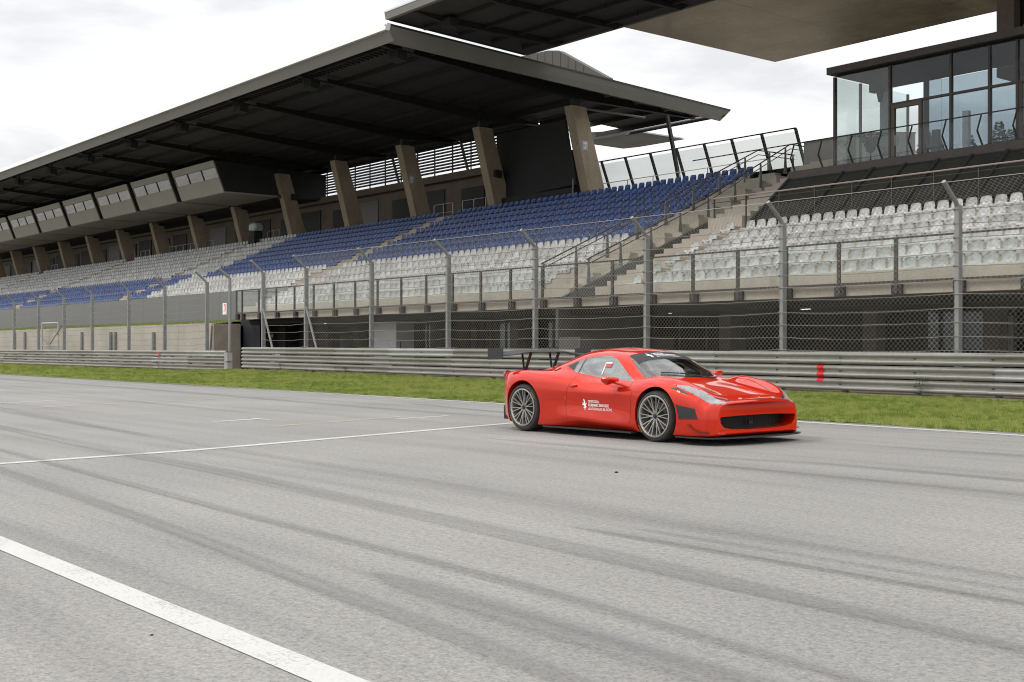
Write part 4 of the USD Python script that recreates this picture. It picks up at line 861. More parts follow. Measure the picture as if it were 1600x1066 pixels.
for x in np.arange(-47.5, -36.3, 1.85): obj('post', MB().box(x - .02, x + .02, 44.73, 44.77, 9.2, 9.96), TUBE, ct)
def guard(x0, x1, y, z, label, n=3, h=1.0, group=None):
    t = thing('guard_rail', label, 'guard rail', group=group)
    obj('top_rail', MB().tube([(x0, y, z + h), (x1, y, z + h)], .022, 6), TUBE, t); obj('mid_rail', MB().tube([(x0, y, z + h * .45), (x1, y, z + h * .45)], .02, 6), TUBE, t)
    for x in np.linspace(x0, x1, n): obj('post', MB().box(x - .022, x + .022, y - .022, y + .022, z, z + h - .018), TUBE, t)
zc_ = zr(13)
guard(-62.9, -60.9, 44.6, zc_, 'pale tube guard rail beside the column with the sign marked I')
guard(-59.9, -57.6, 44.6, zc_, 'pale tube guard rail left of the column beside the black screen')
guard(-88.9, -86.8, 44.6, zc_, 'pale tube guard rail at the head of the second aisle, left side', group=None)
guard(-85.2, -83.3, 44.6, zc_, 'pale tube guard rail at the head of the second aisle, right side')
for i, a in enumerate(AISLES[2:]):
    guard(a - 2.8, a - .8, 44.6, zc_, 'pale tube guard rail at an aisle head far to the left', group='far aisle guard rails'); guard(a + .8, a + 2.8, 44.6, zc_, 'pale tube guard rail at an aisle head far to the left', group='far aisle guard rails')
guard(-80.0, -64.3, 44.75, zc_ - .15, 'long low tube rail behind the blue seats of the second block', n=12, h=.62)
guard(-104.0, -95.0, 44.7, zc_, 'long pale tube guard rail behind the top row between two far columns', n=7)
# column signs and lamps
LAV = look('sign_lavender', (.40, .40, .46), .5)
def column_sign(x, u, v0, v1, letter, label):
    y = 43.95; xx = x + .315; 
    d = lambda v: H0 + (HORIZON - v) / FPX * (xx / (-math.sin(AL) + math.cos(AL) * (u - 800) / FPX)) if True else 0
    t_ = xx / (VIEW[0] + RIGHT[0] * (u - 800) / FPX); y = t_ * (VIEW[1] + RIGHT[1] * (u - 800) / FPX)
    za, zb_ = CAM_H + (HORIZON - v1) / FPX * t_, CAM_H + (HORIZON - v0) / FPX * t_
    t = thing('column_sign', label, 'sign'); w = (zb_ - za) * .38
    obj('plate', MB().box(xx, xx + .015, y - w, y + w, za, zb_), LAV, t)
    m = meshkit.text_mesh(letter, (zb_ - za) * .42, .004, True); v = np.array(m.vertices); v[:, 0] -= v[:, 0].mean()
    obj('letter', (np.c_[xx + .0155 + v[:, 2], y + v[:, 0], za + (zb_ - za) * .18 + v[:, 1]], np.array(m.faces)), SIGNW, t)
    obj('text_line', MB().box(xx + .0155, xx + .018, y - w * .7, y + w * .7, zb_ - .16, zb_ - .09), SIGNW, t)
column_sign(-48.2, 914, 220, 235, 'J', 'small grey sign marked J on the leaning column right of the black screen')
column_sign(-64.4, 643, 275, 287, 'I', 'small grey sign marked I on the leaning column below the louvres')
for i, k in enumerate((1, 4, 5, 6, 7, 8, 9)):
    x = COLX[k]; t = thing('wall_lamp', 'small black lamp box on the column left of the black screen' if k == 1 else 'small black lamp box on a column of the distant row', 'lamp', (x + .33, 44.15, 12.35 if k > 1 else 11.4), group=None if k == 1 else 'lamp boxes on the distant columns')
    obj('housing', MB().prism([(-.22, -.18), (.20, -.24), (.22, .16), (-.20, .20)], 'x', .0, .26), BLACK, t); obj('arm', MB().box(-.015, -.001, -.05, .05, -.05, .05), CHAR, t)
# covered camera on a stand beside the top rows
kx = X_at(398, 43.6)
cc = thing('covered_camera', 'television camera under a crumpled pale cover on a dark stand among top seats', 'camera', (kx, 43.7, zr(12)))
s = trimesh.creation.icosphere(2, 1.0); v = np.array(s.vertices); v = np.sign(v) * np.abs(v) ** .55 * [.55, .45, .34] * (1 + .22 * (meshkit.fbm(v * 2.2 + 7, 3, 2) - .5))[:, None] + [0, 0, 1.72]
obj('cover', (v, np.array(s.faces)), look('pale_cover', (.36, .43, .40), .5, 0, .35, 3), cc); obj('stand', MB().box(-.40, .40, -.35, .35, .01, 1.42), BLACK, cc)

# ------------------------------------------------------------------ ground floor under the balcony
gf = thing('ground_floor_front', 'dark glazed ground floor with brown pillars under the stand balcony', 'shopfront')
GY = 34.6
FG = pane_look('shop_glass', (.42, .45, .47), 1.5, boost=.06, glossy=(.9, .95, 1))
PIL = look('brown_pillar', (.085, .070, .060), .75, 0, .12, 2, fine=.1)
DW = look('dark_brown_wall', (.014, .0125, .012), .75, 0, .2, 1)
pls = [X_at(u, 34.0) for u in (685, 811, 960, 1141, 1367)]
pls = [pls[0] - 7.0, pls[0] - 3.5] + pls + [pls[-1] + 4.2, pls[-1] + 8.4, pls[-1] + 12.6]
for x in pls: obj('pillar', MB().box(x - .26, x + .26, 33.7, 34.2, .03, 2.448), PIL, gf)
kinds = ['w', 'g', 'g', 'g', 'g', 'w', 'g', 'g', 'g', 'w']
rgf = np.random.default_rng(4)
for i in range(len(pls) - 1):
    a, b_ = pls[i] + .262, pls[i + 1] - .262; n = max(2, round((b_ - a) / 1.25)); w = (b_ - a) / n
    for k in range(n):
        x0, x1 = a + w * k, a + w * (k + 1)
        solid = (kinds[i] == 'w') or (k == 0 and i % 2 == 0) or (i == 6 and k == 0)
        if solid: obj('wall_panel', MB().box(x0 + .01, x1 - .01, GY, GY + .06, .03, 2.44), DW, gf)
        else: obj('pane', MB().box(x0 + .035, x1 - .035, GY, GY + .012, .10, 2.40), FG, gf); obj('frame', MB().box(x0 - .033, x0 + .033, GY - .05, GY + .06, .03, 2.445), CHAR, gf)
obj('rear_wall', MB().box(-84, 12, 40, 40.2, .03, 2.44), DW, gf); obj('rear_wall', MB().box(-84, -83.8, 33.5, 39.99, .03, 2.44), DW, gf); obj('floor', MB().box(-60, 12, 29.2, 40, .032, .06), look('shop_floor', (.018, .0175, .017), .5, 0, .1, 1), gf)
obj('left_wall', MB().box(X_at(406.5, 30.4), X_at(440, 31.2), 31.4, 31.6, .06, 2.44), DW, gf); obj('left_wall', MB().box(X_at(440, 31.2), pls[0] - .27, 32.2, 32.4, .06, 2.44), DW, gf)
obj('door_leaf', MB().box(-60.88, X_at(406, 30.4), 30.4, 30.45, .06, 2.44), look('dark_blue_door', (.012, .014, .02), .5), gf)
CUR = look('pale_interior', (.46, .48, .49), .7, 0, .2, 2)
for i, (u0, u1, z0, z1) in enumerate([(533, 556, .06, 1.9), (560, 572, .06, 1.9), (728, 745, .06, 2.2), (750, 765, .06, 1.0), (886, 902, .06, 2.3), (1290, 1320, .06, 1.5), (1335, 1360, .8, 1.7), (1415, 1440, .3, 2.2), (1565, 1585, .06, 2.2)]):
    obj('interior_panel', MB().box(X_at(u0, 36.4), X_at(u1, 36.4), 36.3, 36.4, z0, z1), CUR, gf)
LAMP = usdkit.material(stage, '/World/Looks/lamp_white', {'e': ('emission', {'color': (1, .97, .9), 'strength': 1.6})}, [], surface='e.emission')
for i, (u, lab) in enumerate([(1259, 'small lit ceiling lamp strip under the balcony, right'), (1047, 'small lit ceiling lamp under the balcony, above the car'), (508, 'small lit ceiling lamp under the balcony at its left end')]):
    x = X_at(u, 31.2); t = thing('ceiling_lamp', lab, 'lamp', (x, 31.2, 2.445)); obj('lens', MB().box(-.17 if i == 0 else -.06, .17 if i == 0 else .06, -.03, .03, -.035, -.02), LAMP, t); obj('body', MB().box(-.2 if i == 0 else -.08, .2 if i == 0 else .08, -.04, .04, -.019, -.001), CHAR, t)
cb = thing('white_cabinet', 'white metal cabinet standing behind the fence under the balcony', 'cabinet', (X_at(583, 31.5), 31.5, .06))
wc = X_at(619, 31.5) - X_at(583, 31.5); hc = Z_at(600, 505, 31.5) - .06
WM = look('white_metal', (.55, .56, .57), .5, .1, .06, 2)
obj('body', MB().box(0, wc, 0, 1.0, .0, hc), WM, cb); obj('lid', MB().box(-.05, wc + .06, -.05, 1.05, hc + .002, hc + .06), WM, cb); obj('lock', MB().box(wc + .002, wc + .02, .2, .26, hc * .45, hc * .62), DARK, cb); obj('vent', MB().box(wc + .002, wc + .012, .3, .8, hc * .2, hc * .3), DARK, cb)
wc_ = thing('plastic_chair', 'white plastic garden chair behind the barrier at the fence brace', 'chair', (X_at(428, 28.6), 28.6, .03), rz=.5)
for sx in (-.22, .22):
    for sy in (-.2, .2): obj('leg', MB().bar((sx, sy, 0), (sx * .9, sy * .9, .84 if sy > 0 else .64), .045), WM, wc_)
obj('seat', MB().box(-.23, .23, -.22, .22, .44, .475), WM, wc_); obj('backrest', MB().prism([(-.22, .55), (.22, .55), (.20, .92), (.10, .98), (-.10, .98), (-.20, .92)], 'y', .20, .23), WM, wc_)
nt = thing('notice', 'small white notice on the dark wall above the plastic chair', 'notice'); xn = X_at(424.5, 31.35); obj('plate', MB().box(xn - .09, xn + .09, 31.36, 31.38, Z_at(424, 527, 31.35), Z_at(424, 522, 31.35)), SIGNW, nt); obj('border', MB().box(xn - .11, xn + .11, 31.382, 31.395, Z_at(424, 528, 31.35), Z_at(424, 521, 31.35)), GREYM, nt)
# white tube frame against the retaining wall
tf = thing('tube_frame', 'square white tube frame with a slack cable by the retaining wall', 'frame')
y = 28.3; x0, x1 = X_at(66, y), X_at(91, y); z1, z0 = Z_at(78, 505, y), Z_at(78, 540, y)
obj('tube', MB().tube([(x0, y, z0 - .8), (x0, y, z1)], .06, 6), TUBE, tf); obj('tube', MB().tube([(x1, y, z0 - .8), (x1, y, z1)], .06, 6), TUBE, tf); obj('tube', MB().tube([(x0, y, z1), (x1, y, z1)], .06, 6), TUBE, tf); obj('tube', MB().tube([(x0, y, z0), (x1, y, z0)], .05, 6), TUBE, tf)
obj('slack_cable', MB().tube([(x0 - .6, y - .1, z0 + .9), ((x0 + x1) / 2 - .3, y - .1, z0 + .12), ((x0 + x1) / 2 + .3, y - .1, z0 + .12), (x1 + 1.4, y - .1, z0 + 1.5)], .03, 5), CABLE, tf)
# weeds at the foot of the barriers
WEED = look('weed_leaf', (.035, .065, .018), .7, 0, .35, 12)
for i, (x, s, lab) in enumerate([(X_at(1440, 25.9), .42, 'leafy weed growing between the barrier rails at the far right'), (X_at(440, 25.9), .40, 'small weed in the barrier near its left end, right of the gate'), (X_at(250, 25.9), .45, 'weed growing through the barrier left of the gate'), (X_at(540, 25.85), .25, 'low weed at the barrier foot in the middle of its long run')]):
    t = thing('weed', lab, 'weed', (x, 25.86, float(verge_z(np.array(x), np.array(25.86))))); r = np.random.default_rng(40 + i)
    for k in range(3): obj('stem', MB().tube([(0, 0, 0), (.05 * (k - 1), -.03, s * .5), (.10 * (k - 1), -.05, s)], .005, 4), WEED, t)
    mb = MB()
    for k in range(36):
        p = np.array([r.normal(0, .09), r.normal(-.04, .03), r.uniform(.05, s)]); a = r.uniform(0, 6.28); d = np.array([math.cos(a), math.sin(a), r.uniform(-.2, .6)]) * .075; q = np.array([-math.sin(a), math.cos(a), 0]) * .022
        mb.add([p, p + d * .5 + q, p + d, p + d * .5 - q], [[0, 1, 2], [0, 2, 3]])
    obj('leaves', mb, WEED, t, kind='stuff')
# conifers on the rising ground beyond the pavilion
NEEDLE = look('conifer_needles', (.018, .032, .014), .9, 0, .45, .9); BARK = look('bark', (.07, .055, .04), .9, 0, .3, 4)
obj('slope', (np.array([[-20, 80, -.03], [160, 62, -.03], [160, 190, 14.], [-60, 190, 14.]]), np.array([[0, 1, 2], [0, 2, 3]])), TURF, kind='structure')
def conifer(i, u, v, y, w, lab):
    x = X_at(u, y); zb = max(0, (y - 85) * .11); H = Z_at(u, v, y) - zb; r = np.random.default_rng(60 + i)
    t = thing('conifer_tree', lab, 'tree', (x, y, zb)); obj('trunk', MB().tube([(0, 0, -.5), (0, 0, H * .5), (0, 0, H * .97)], [.28, .18, .03], 7), BARK, t)
    mb = MB()
    for k in range(900):
        q = r.random() ** .7; z = H * (.10 + .90 * q); R = w * 1.5 * (1 - q) ** .85 * r.uniform(.45, 1.08) + .25; a = r.uniform(0, 6.283)
        c = np.array([R * math.cos(a) * .55, R * math.sin(a) * .55, z]); d = np.array([math.cos(a) * R * .55, math.sin(a) * R * .55, -R * .22]); n = np.array([-math.sin(a), math.cos(a), 0]) * (.18 + .20 * R * r.uniform(.5, 1))
        mb.add([c - d * .2, c + d * .4 + n, c + d, c + d * .4 - n + [0, 0, .1]], [[0, 1, 2], [0, 2, 3]])
    obj('crown', mb, NEEDLE, t)
for i, (u, v, y, w, lab) in enumerate([(1345, 262, 96, 2.6, 'low dark tree seen through the corner of the pavilion'), (1372, 268, 104, 2.8, 'smaller dark tree seen right of the pavilion corner pillar'), (1405, 246, 99, 2.6, 'dark tree seen through the pavilion door'), (1447, 204, 92, 3.2, 'tall dark conifer seen through the pavilion right of its door'), (1466, 216, 101, 3.0, 'dark conifer behind the grey display in the pavilion'),
        (1515, 212, 100, 3.0, 'dark conifer seen right of the white column in the pavilion'), (1538, 226, 108, 2.8, 'shorter conifer seen near the second mullion from the right'), (1561, 190, 94, 3.0, 'tallest pointed conifer seen through the right pavilion panes'), (1580, 202, 103, 3.0, 'dark conifer at the right edge of the pavilion glass'), (1598, 196, 99, 3.0, 'dark conifer at the right edge of the picture')]): conifer(i, u, v, y, w, lab)
# ------------------------------------------------------------------ the racing car: body surface
CAR = np.array([-10.977, 12.165, 0.012])
# stations along the car (front axle at x = 0, nose positive): half sections from floor edge over sill, side, shoulder, crest, belt, pillar, roof rail to the centre line
BODY = {
 0.98: [(.76,.10),(.875,.11),(.888,.20),(.885,.32),(.87,.40),(.84,.455),(.74,.505),(.58,.528),(.42,.540),(.28,.548),(.14,.554),(0,.557)],
 0.85: [(.78,.095),(.905,.105),(.918,.20),(.915,.34),(.905,.45),(.87,.53),(.735,.595),(.56,.580),(.42,.577),(.28,.584),(.14,.590),(0,.592)],
 0.65: [(.80,.09),(.925,.10),(.94,.22),(.943,.38),(.938,.50),(.90,.615),(.745,.705),(.56,.645),(.40,.625),(.27,.630),(.14,.636),(0,.638)],
  0.35: [(.80,.09),(.93,.10),(.952,.24),(.96,.40),(.96,.54),(.925,.67),(.745,.790),(.54,.715),(.39,.69),(.26,.693),(.13,.70),(0,.702)],
  0.05: [(.80,.09),(.93,.10),(.955,.25),(.965,.42),(.967,.56),(.94,.69),(.755,.832),(.56,.775),(.40,.748),(.26,.75),(.13,.755),(0,.757)],
 -0.22: [(.80,.095),(.92,.10),(.94,.24),(.952,.42),(.957,.56),(.93,.685),(.80,.800),(.675,.788),(.52,.815),(.32,.845),(.15,.860),(0,.866)],
 -0.45: [(.78,.10),(.835,.105),(.925,.20),(.918,.40),(.938,.58),(.915,.665),(.838,.738),(.758,.775),(.662,.882),(.46,.945),(.24,.975),(0,.985)],
 -0.70: [(.78,.10),(.805,.105),(.925,.20),(.905,.40),(.932,.58),(.90,.650),(.825,.728),(.765,.770),(.685,.905),(.590,1.025),(.32,1.085),(0,1.102)],
 -1.00: [(.78,.10),(.795,.105),(.928,.21),(.898,.40),(.930,.58),(.90,.645),(.825,.738),(.765,.775),(.672,.935),(.556,1.108),(.32,1.163),(0,1.181)],
 -1.35: [(.78,.10),(.79,.105),(.932,.235),(.900,.41),(.930,.58),(.905,.655),(.825,.755),(.765,.800),(.675,.955),(.560,1.115),(.33,1.186),(0,1.205)],
 -1.70: [(.78,.10),(.84,.105),(.936,.24),(.920,.42),(.938,.58),(.92,.69),(.85,.800),(.765,.865),(.675,.985),(.545,1.095),(.33,1.168),(0,1.188)],
 -2.05: [(.80,.10),(.92,.105),(.942,.24),(.946,.44),(.957,.59),(.942,.72),(.86,.838),(.745,.893),(.655,.962),(.515,1.028),(.31,1.095),(0,1.120)],
 -2.40: [(.80,.10),(.93,.105),(.952,.24),(.962,.44),(.968,.60),(.955,.735),(.845,.862),(.710,.876),(.605,.893),(.470,.935),(.28,.992),(0,1.020)],
 -2.68: [(.80,.10),(.93,.105),(.950,.24),(.962,.44),(.969,.60),(.955,.745),(.83,.878),(.690,.868),(.575,.868),(.440,.890),(.25,.935),(0,.962)],
 -2.95: [(.80,.11),(.91,.115),(.935,.24),(.948,.44),(.955,.60),(.935,.745),(.80,.872),(.660,.858),(.545,.850),(.400,.852),(.22,.868),(0,.880)],
 -3.20: [(.78,.15),(.85,.16),(.880,.25),(.900,.44),(.912,.60),(.892,.740),(.78,.852),(.640,.848),(.520,.845),(.380,.845),(.20,.85),(0,.853)],
 -3.36: [(.74,.20),(.79,.21),(.815,.28),(.835,.44),(.845,.60),(.830,.730),(.74,.836),(.620,.842),(.500,.845),(.370,.847),(.20,.848),(0,.849)],
}
def body_grid(nx=300, nj=8, inset=0.0):
    xs = np.array(sorted(BODY)); T = np.array([BODY[x] for x in xs])
    u = np.linspace(xs[0], xs[-1], nx)
    S = PchipInterpolator(xs, T, axis=0)(u)                  # nx, 12, 2
    j = np.arange(12); jj = np.linspace(0, 11, 11 * nj + 1)
    G = PchipInterpolator(j, S, axis=1)(jj)                  # nx, nj, 2
    G = gaussian_filter1d(G, 4.5, axis=0, mode='nearest')
    Gs = gaussian_filter1d(G, nj * 0.26, axis=1, mode='nearest')
    k = np.clip((jj - 2.3) / 0.9, 0, 1)[None, :, None]       # keep the sill edge crisp
    G = G * (1 - k) + Gs * k
    G[:, -1, 0] = 0
    P = np.zeros(G.shape[:2] + (3,)); P[..., 0] = u[:, None]; P[..., 1] = G[..., 0]; P[..., 2] = G[..., 1]
    # closing the ends: rings that shrink while they run forward, rounding nose and tail
    def cap(ring, sgn, depth, low):
        out = []
        c = np.array([0, (low + ring[:, 2].max()) / 2])
        for t in np.linspace(0, 1, 9)[1:]:
            a = t * math.pi / 2
            s = 1 - 0.16 * (1 - math.cos(a))
            q = ring.copy(); q[:, 0] += sgn * depth * math.sin(a)
            q[:, 1] *= s; q[:, 2] = c[1] + (q[:, 2] - c[1]) * s
            out.append(q)
        return out
    rear = cap(P[0], -1, .09, .2)[::-1]; front = cap(P[-1], 1, .07, .11)
    P = np.array(rear + list(P) + front)
    # plan curvature of nose and tail, slight rake of the faces
    x, y, z = P[..., 0], P[..., 1], P[..., 2]
    w = np.clip((x - 0.30) / 0.7, 0, 1.2) ** 1.5
    P[..., 0] = x - w * 0.12 * (np.abs(y) / 0.8) ** 2.6 - np.clip((x - 0.8) / 0.2, 0, 1) * 0.05 * np.clip((z - 0.30) / 0.25, 0, 1) ** 2
    w = np.clip((-2.85 - x) / 0.6, 0, 1.2) ** 1.5
    P[..., 0] += w * 0.22 * (np.abs(y) / 0.8) ** 2.6
    return P
def solid_from_grid(P):
    n, m = P.shape[:2]
    L = P.copy(); Rr = P[:, ::-1].copy(); Rr[..., 1] *= -1
    ring = np.concatenate([L, Rr[:, 1:]], axis=1)            # left floor edge ... centre ... right floor edge
    r = ring.shape[1]; V = ring.reshape(-1, 3); F = []
    i, k = np.meshgrid(np.arange(n - 1), np.arange(r), indexing='ij')
    k2 = (k + 1) % r
    a, b_, c, d = i*r+k, (i+1)*r+k, (i+1)*r+k2, i*r+k2
    F = np.concatenate([np.stack([a, b_, c], -1).reshape(-1, 3), np.stack([a, c, d], -1).reshape(-1, 3)])
    caps = []
    for row, flip in ((0, 1), (n - 1, 0)):                   # end faces as strips between left and right halves
        h = r // 2
        for q in range(h):
            a, b2, c, d = row*r+q, row*r+q+1, row*r+(r-2-q), row*r+(r-1-q)
            t = [[a, b2, c], [a, c, d]] if q < h - 1 else [[a, b2, d]]
            caps += t if flip else [x[::-1] for x in t]
    F = np.vstack([F, caps])
    t = trimesh.Trimesh(V, F, process=False)
    if t.volume < 0: F = F[:, ::-1]
    return man(V, F)
def offset_grid(P, d):
    """the half surface moved inwards by d along its normals"""
    gx = np.gradient(P, axis=0); gj = np.gradient(P, axis=1)
    N = np.cross(gx, gj); N /= np.linalg.norm(N, axis=-1, keepdims=True) + 1e-12
    if N[len(P)//2, -1, 2] < 0: N = -N
    Q = P - d * N; Q[:, -1, 1] = 0
    return Q
# ------------------------------------------------------------------ the racing car: parts
def car_materials():
    m = {}
    paint = {'g': ('texture_coordinate', {}), 'n': ('noise_texture', {'scale': 700.0, 'detail': 1.0}),
             'r': ('rgb_ramp', {'ramp': [(0.3, (0.47, 0.0150, 0.0012)), (0.7, (0.52, 0.018, 0.0016))]}),
             'p': ('principled_bsdf', {'roughness': 0.30, 'metallic': 0.45, 'specular_ior_level': 0.05, 'specular_tint': (1.0, 0.35, 0.25), 'coat_weight': 1.0, 'coat_roughness': 0.010, 'coat_ior': 1.5})}
    m['paint'] = usdkit.material(stage, '/World/Looks/red_paint', paint, [('g.object', 'n.vector'), ('n.fac', 'r.fac'), ('r.color', 'p.base_color')], surface='p.BSDF')
    m['carbon'] = look('carbon_black', (0.014, 0.013, 0.014), 0.5, 0, .3, 40, coat=.0, coord='object')
    m['matt'] = look('matt_black', (0.014, 0.014, 0.015), 0.6, 0, .3, 30, coord='object')
    m['mesh'] = look('grille_black', (0.008, 0.008, 0.008), 0.5, 0, .3, 30, coord='object')
    m['rubber'] = look('tyre_rubber', (0.022, 0.021, 0.02), 0.7, 0, .35, 18, bump=.3, bscale=120, coord='object')
    m['rim'] = look('rim_silver', (0.40, 0.385, 0.36), 0.32, 0.85, .12, 9, coord='object')
    m['dark_metal'] = look('dark_metal', (0.07, 0.068, 0.065), 0.45, 0.7, .3, 12, coord='object')
    m['disc'] = look('brake_disc_steel', (0.12, 0.115, 0.11), 0.38, 0.8, .2, 30, coord='object')
    m['white'] = look('white_vinyl', (0.80, 0.80, 0.79), 0.4, 0, .04, 30, coord='object')
    m['yellow'] = look('yellow_print', (0.40, 0.28, 0.02), 0.5, 0, .1, 40, coord='object')
    m['badge'] = look('badge_metal', (0.62, 0.60, 0.56), 0.3, 0.6, .15, 60, coord='object')
    m['lens'] = look('headlight_cover', (0.22, 0.225, 0.23), 0.16, 0, .22, 14, coat=1.0, coord='object')
    m['red_lens'] = look('tail_lens', (0.35, 0.01, 0.01), 0.15, 0, .1, 9, coat=1.0, coord='object')
    m['seat'] = look('seat_cloth', (0.03, 0.03, 0.033), 0.85, 0, .3, 30, coord='object')
    m['grey'] = look('cage_grey', (0.23, 0.23, 0.23), 0.5, 0, .1, 20, coord='object')
    m['screen'] = pane_look('windscreen_glass', (0.80, 0.82, 0.81), 1.5, boost=0.10)
    m['side'] = pane_look('side_window', (0.80, 0.81, 0.81), 1.5, boost=0.20)
    return m

HORSE = [(.30,.98),(.40,1.0),(.52,.93),(.62,.80),(.60,.68),(.66,.58),(.80,.62),(.90,.70),(.86,.58),(.72,.50),(.70,.42),(.82,.30),(.74,.20),(.64,.22),(.60,.04),(.50,0.0),(.54,.10),(.50,.24),
         (.36,.18),(.26,.20),(.40,.26),(.44,.36),(.32,.44),(.16,.42),(.04,.52),(.02,.66),(.08,.58),(.16,.52),(.30,.56),(.20,.62),(.14,.74),(.24,.68),(.36,.66),(.42,.76),(.34,.84),(.26,.90)]

def make_wheel(m, parent, x, side, rw, tw, ww):
    """one wheel as a part with sub-parts; side -1 is the near flank"""
    w = thing('wheel', parent=parent)
    yo = side * 0.935; yi = side * (0.935 - tw); c = np.array([x, 0, rw - 0.005])
    def put(v): v = np.array(v, float); return v + c
    rr = 0.268
    # tyre: rounded shoulders
    a = [(rr, -0.012), (rr + .02, 0.002), (rw - .05, 0.006), (rw - .018, -0.004), (rw - .004, -0.03), (rw, -0.06)]
    prof = [(r, yo + side * h) for r, h in a] + [(r, yi - side * h) for r, h in a[::-1]]
    v, f = revolve(prof, 72); obj('tyre', (put(v), f), m['rubber'], w, smooth=40)
    # rim: lip, barrel
    prof = [(rr + .004, 0.004), (rr - .012, 0.006), (rr - .022, -0.006), (rr - .026, -0.03), (rr - .036, -0.16), (rr - .03, -0.162), (rr - .008, -0.03), (rr + .002, -0.012)]
    v, f = revolve([(r, yo + side * h) for r, h in prof], 72); obj('rim', (put(v), f), m['rim'], w, smooth=35)
    # ten forked spokes
    n = 10
    for k in range(n):
        th = 2 * math.pi * (k + (0.3 if x < -1 else 0.05)) / n
        mb = MB()
        P = lambda r, t, h: c + np.array([r * math.cos(t), yo + side * h, r * math.sin(t)])
        ax = np.array([0, side, 0.0])
        mb.bar(P(.035, th, -.035), P(.10, th, -.03), .020, .022, up=ax)
        for d in (-1, 1):
            mb.bar(P(.085, th + d * .05, -.03), P(.165, th + d * .105, -.018), .0105, .022, up=ax)
            mb.bar(P(.16, th + d * .102, -.018), P(rr - .016, th + d * .125, -.006), .0095, .02, up=ax)
        obj('spoke', mb, m['rim'], w)
    v, f = revolve([(.001, yo + side * -.02), (.030, yo + side * -.016), (.044, yo + side * -.03), (.048, yo + side * -.06), (.001, yo + side * -.06)], 24)
    obj('hub', (put(v), f), m['dark_metal'], w, smooth=40)
    v, f = revolve([(.001, yo + side * .0), (.016, yo + side * .0), (.02, yo + side * -.02), (.001, yo + side * -.02)], 16)
    obj('wheel_nut', (put(v), f), m['dark_metal'], w, smooth=40)
    v, f = revolve([(.09, yo - side * .105), (.175, yo - side * .105), (.175, yo - side * .130), (.09, yo - side * .130)], 48)
    obj('brake_disc', (put(v), f), m['disc'], w)
    v, f = revolve([(.001, yo - side * .15), (.228, yo - side * .15), (.228, yo - side * .16), (.001, yo - side * .16)], 40)
    obj('inner_cover', (put(v), f), m['matt'], w)
    mb = MB()
    for t in np.linspace(1.9, 2.9, 7): mb.bar(c + [.205 * math.cos(t), yo - side * .10, .205 * math.sin(t)], c + [.205 * math.cos(t + .17), yo - side * .10, .205 * math.sin(t + .17)], .075, .05, up=(0, 1, 0))
    obj('brake_caliper', mb, m['dark_metal'], w)
    # yellow lettering on the side wall: short raised letters along two arcs
    mb = MB()
    for a0 in (0.5, 3.6):
        for q in range(7):
            t = a0 + q * .055; r0 = rr + .024
            p0 = c + [r0 * math.cos(t), yo + side * .0045, r0 * math.sin(t)]; p1 = c + [(r0 + .012) * math.cos(t), yo + side * .0045, (r0 + .012) * math.sin(t)]
            mb.bar(p0, p1, .0045 if q % 3 else .008, .006, up=(0, side, 0))
    obj('tyre_lettering', mb, m['yellow'], w)

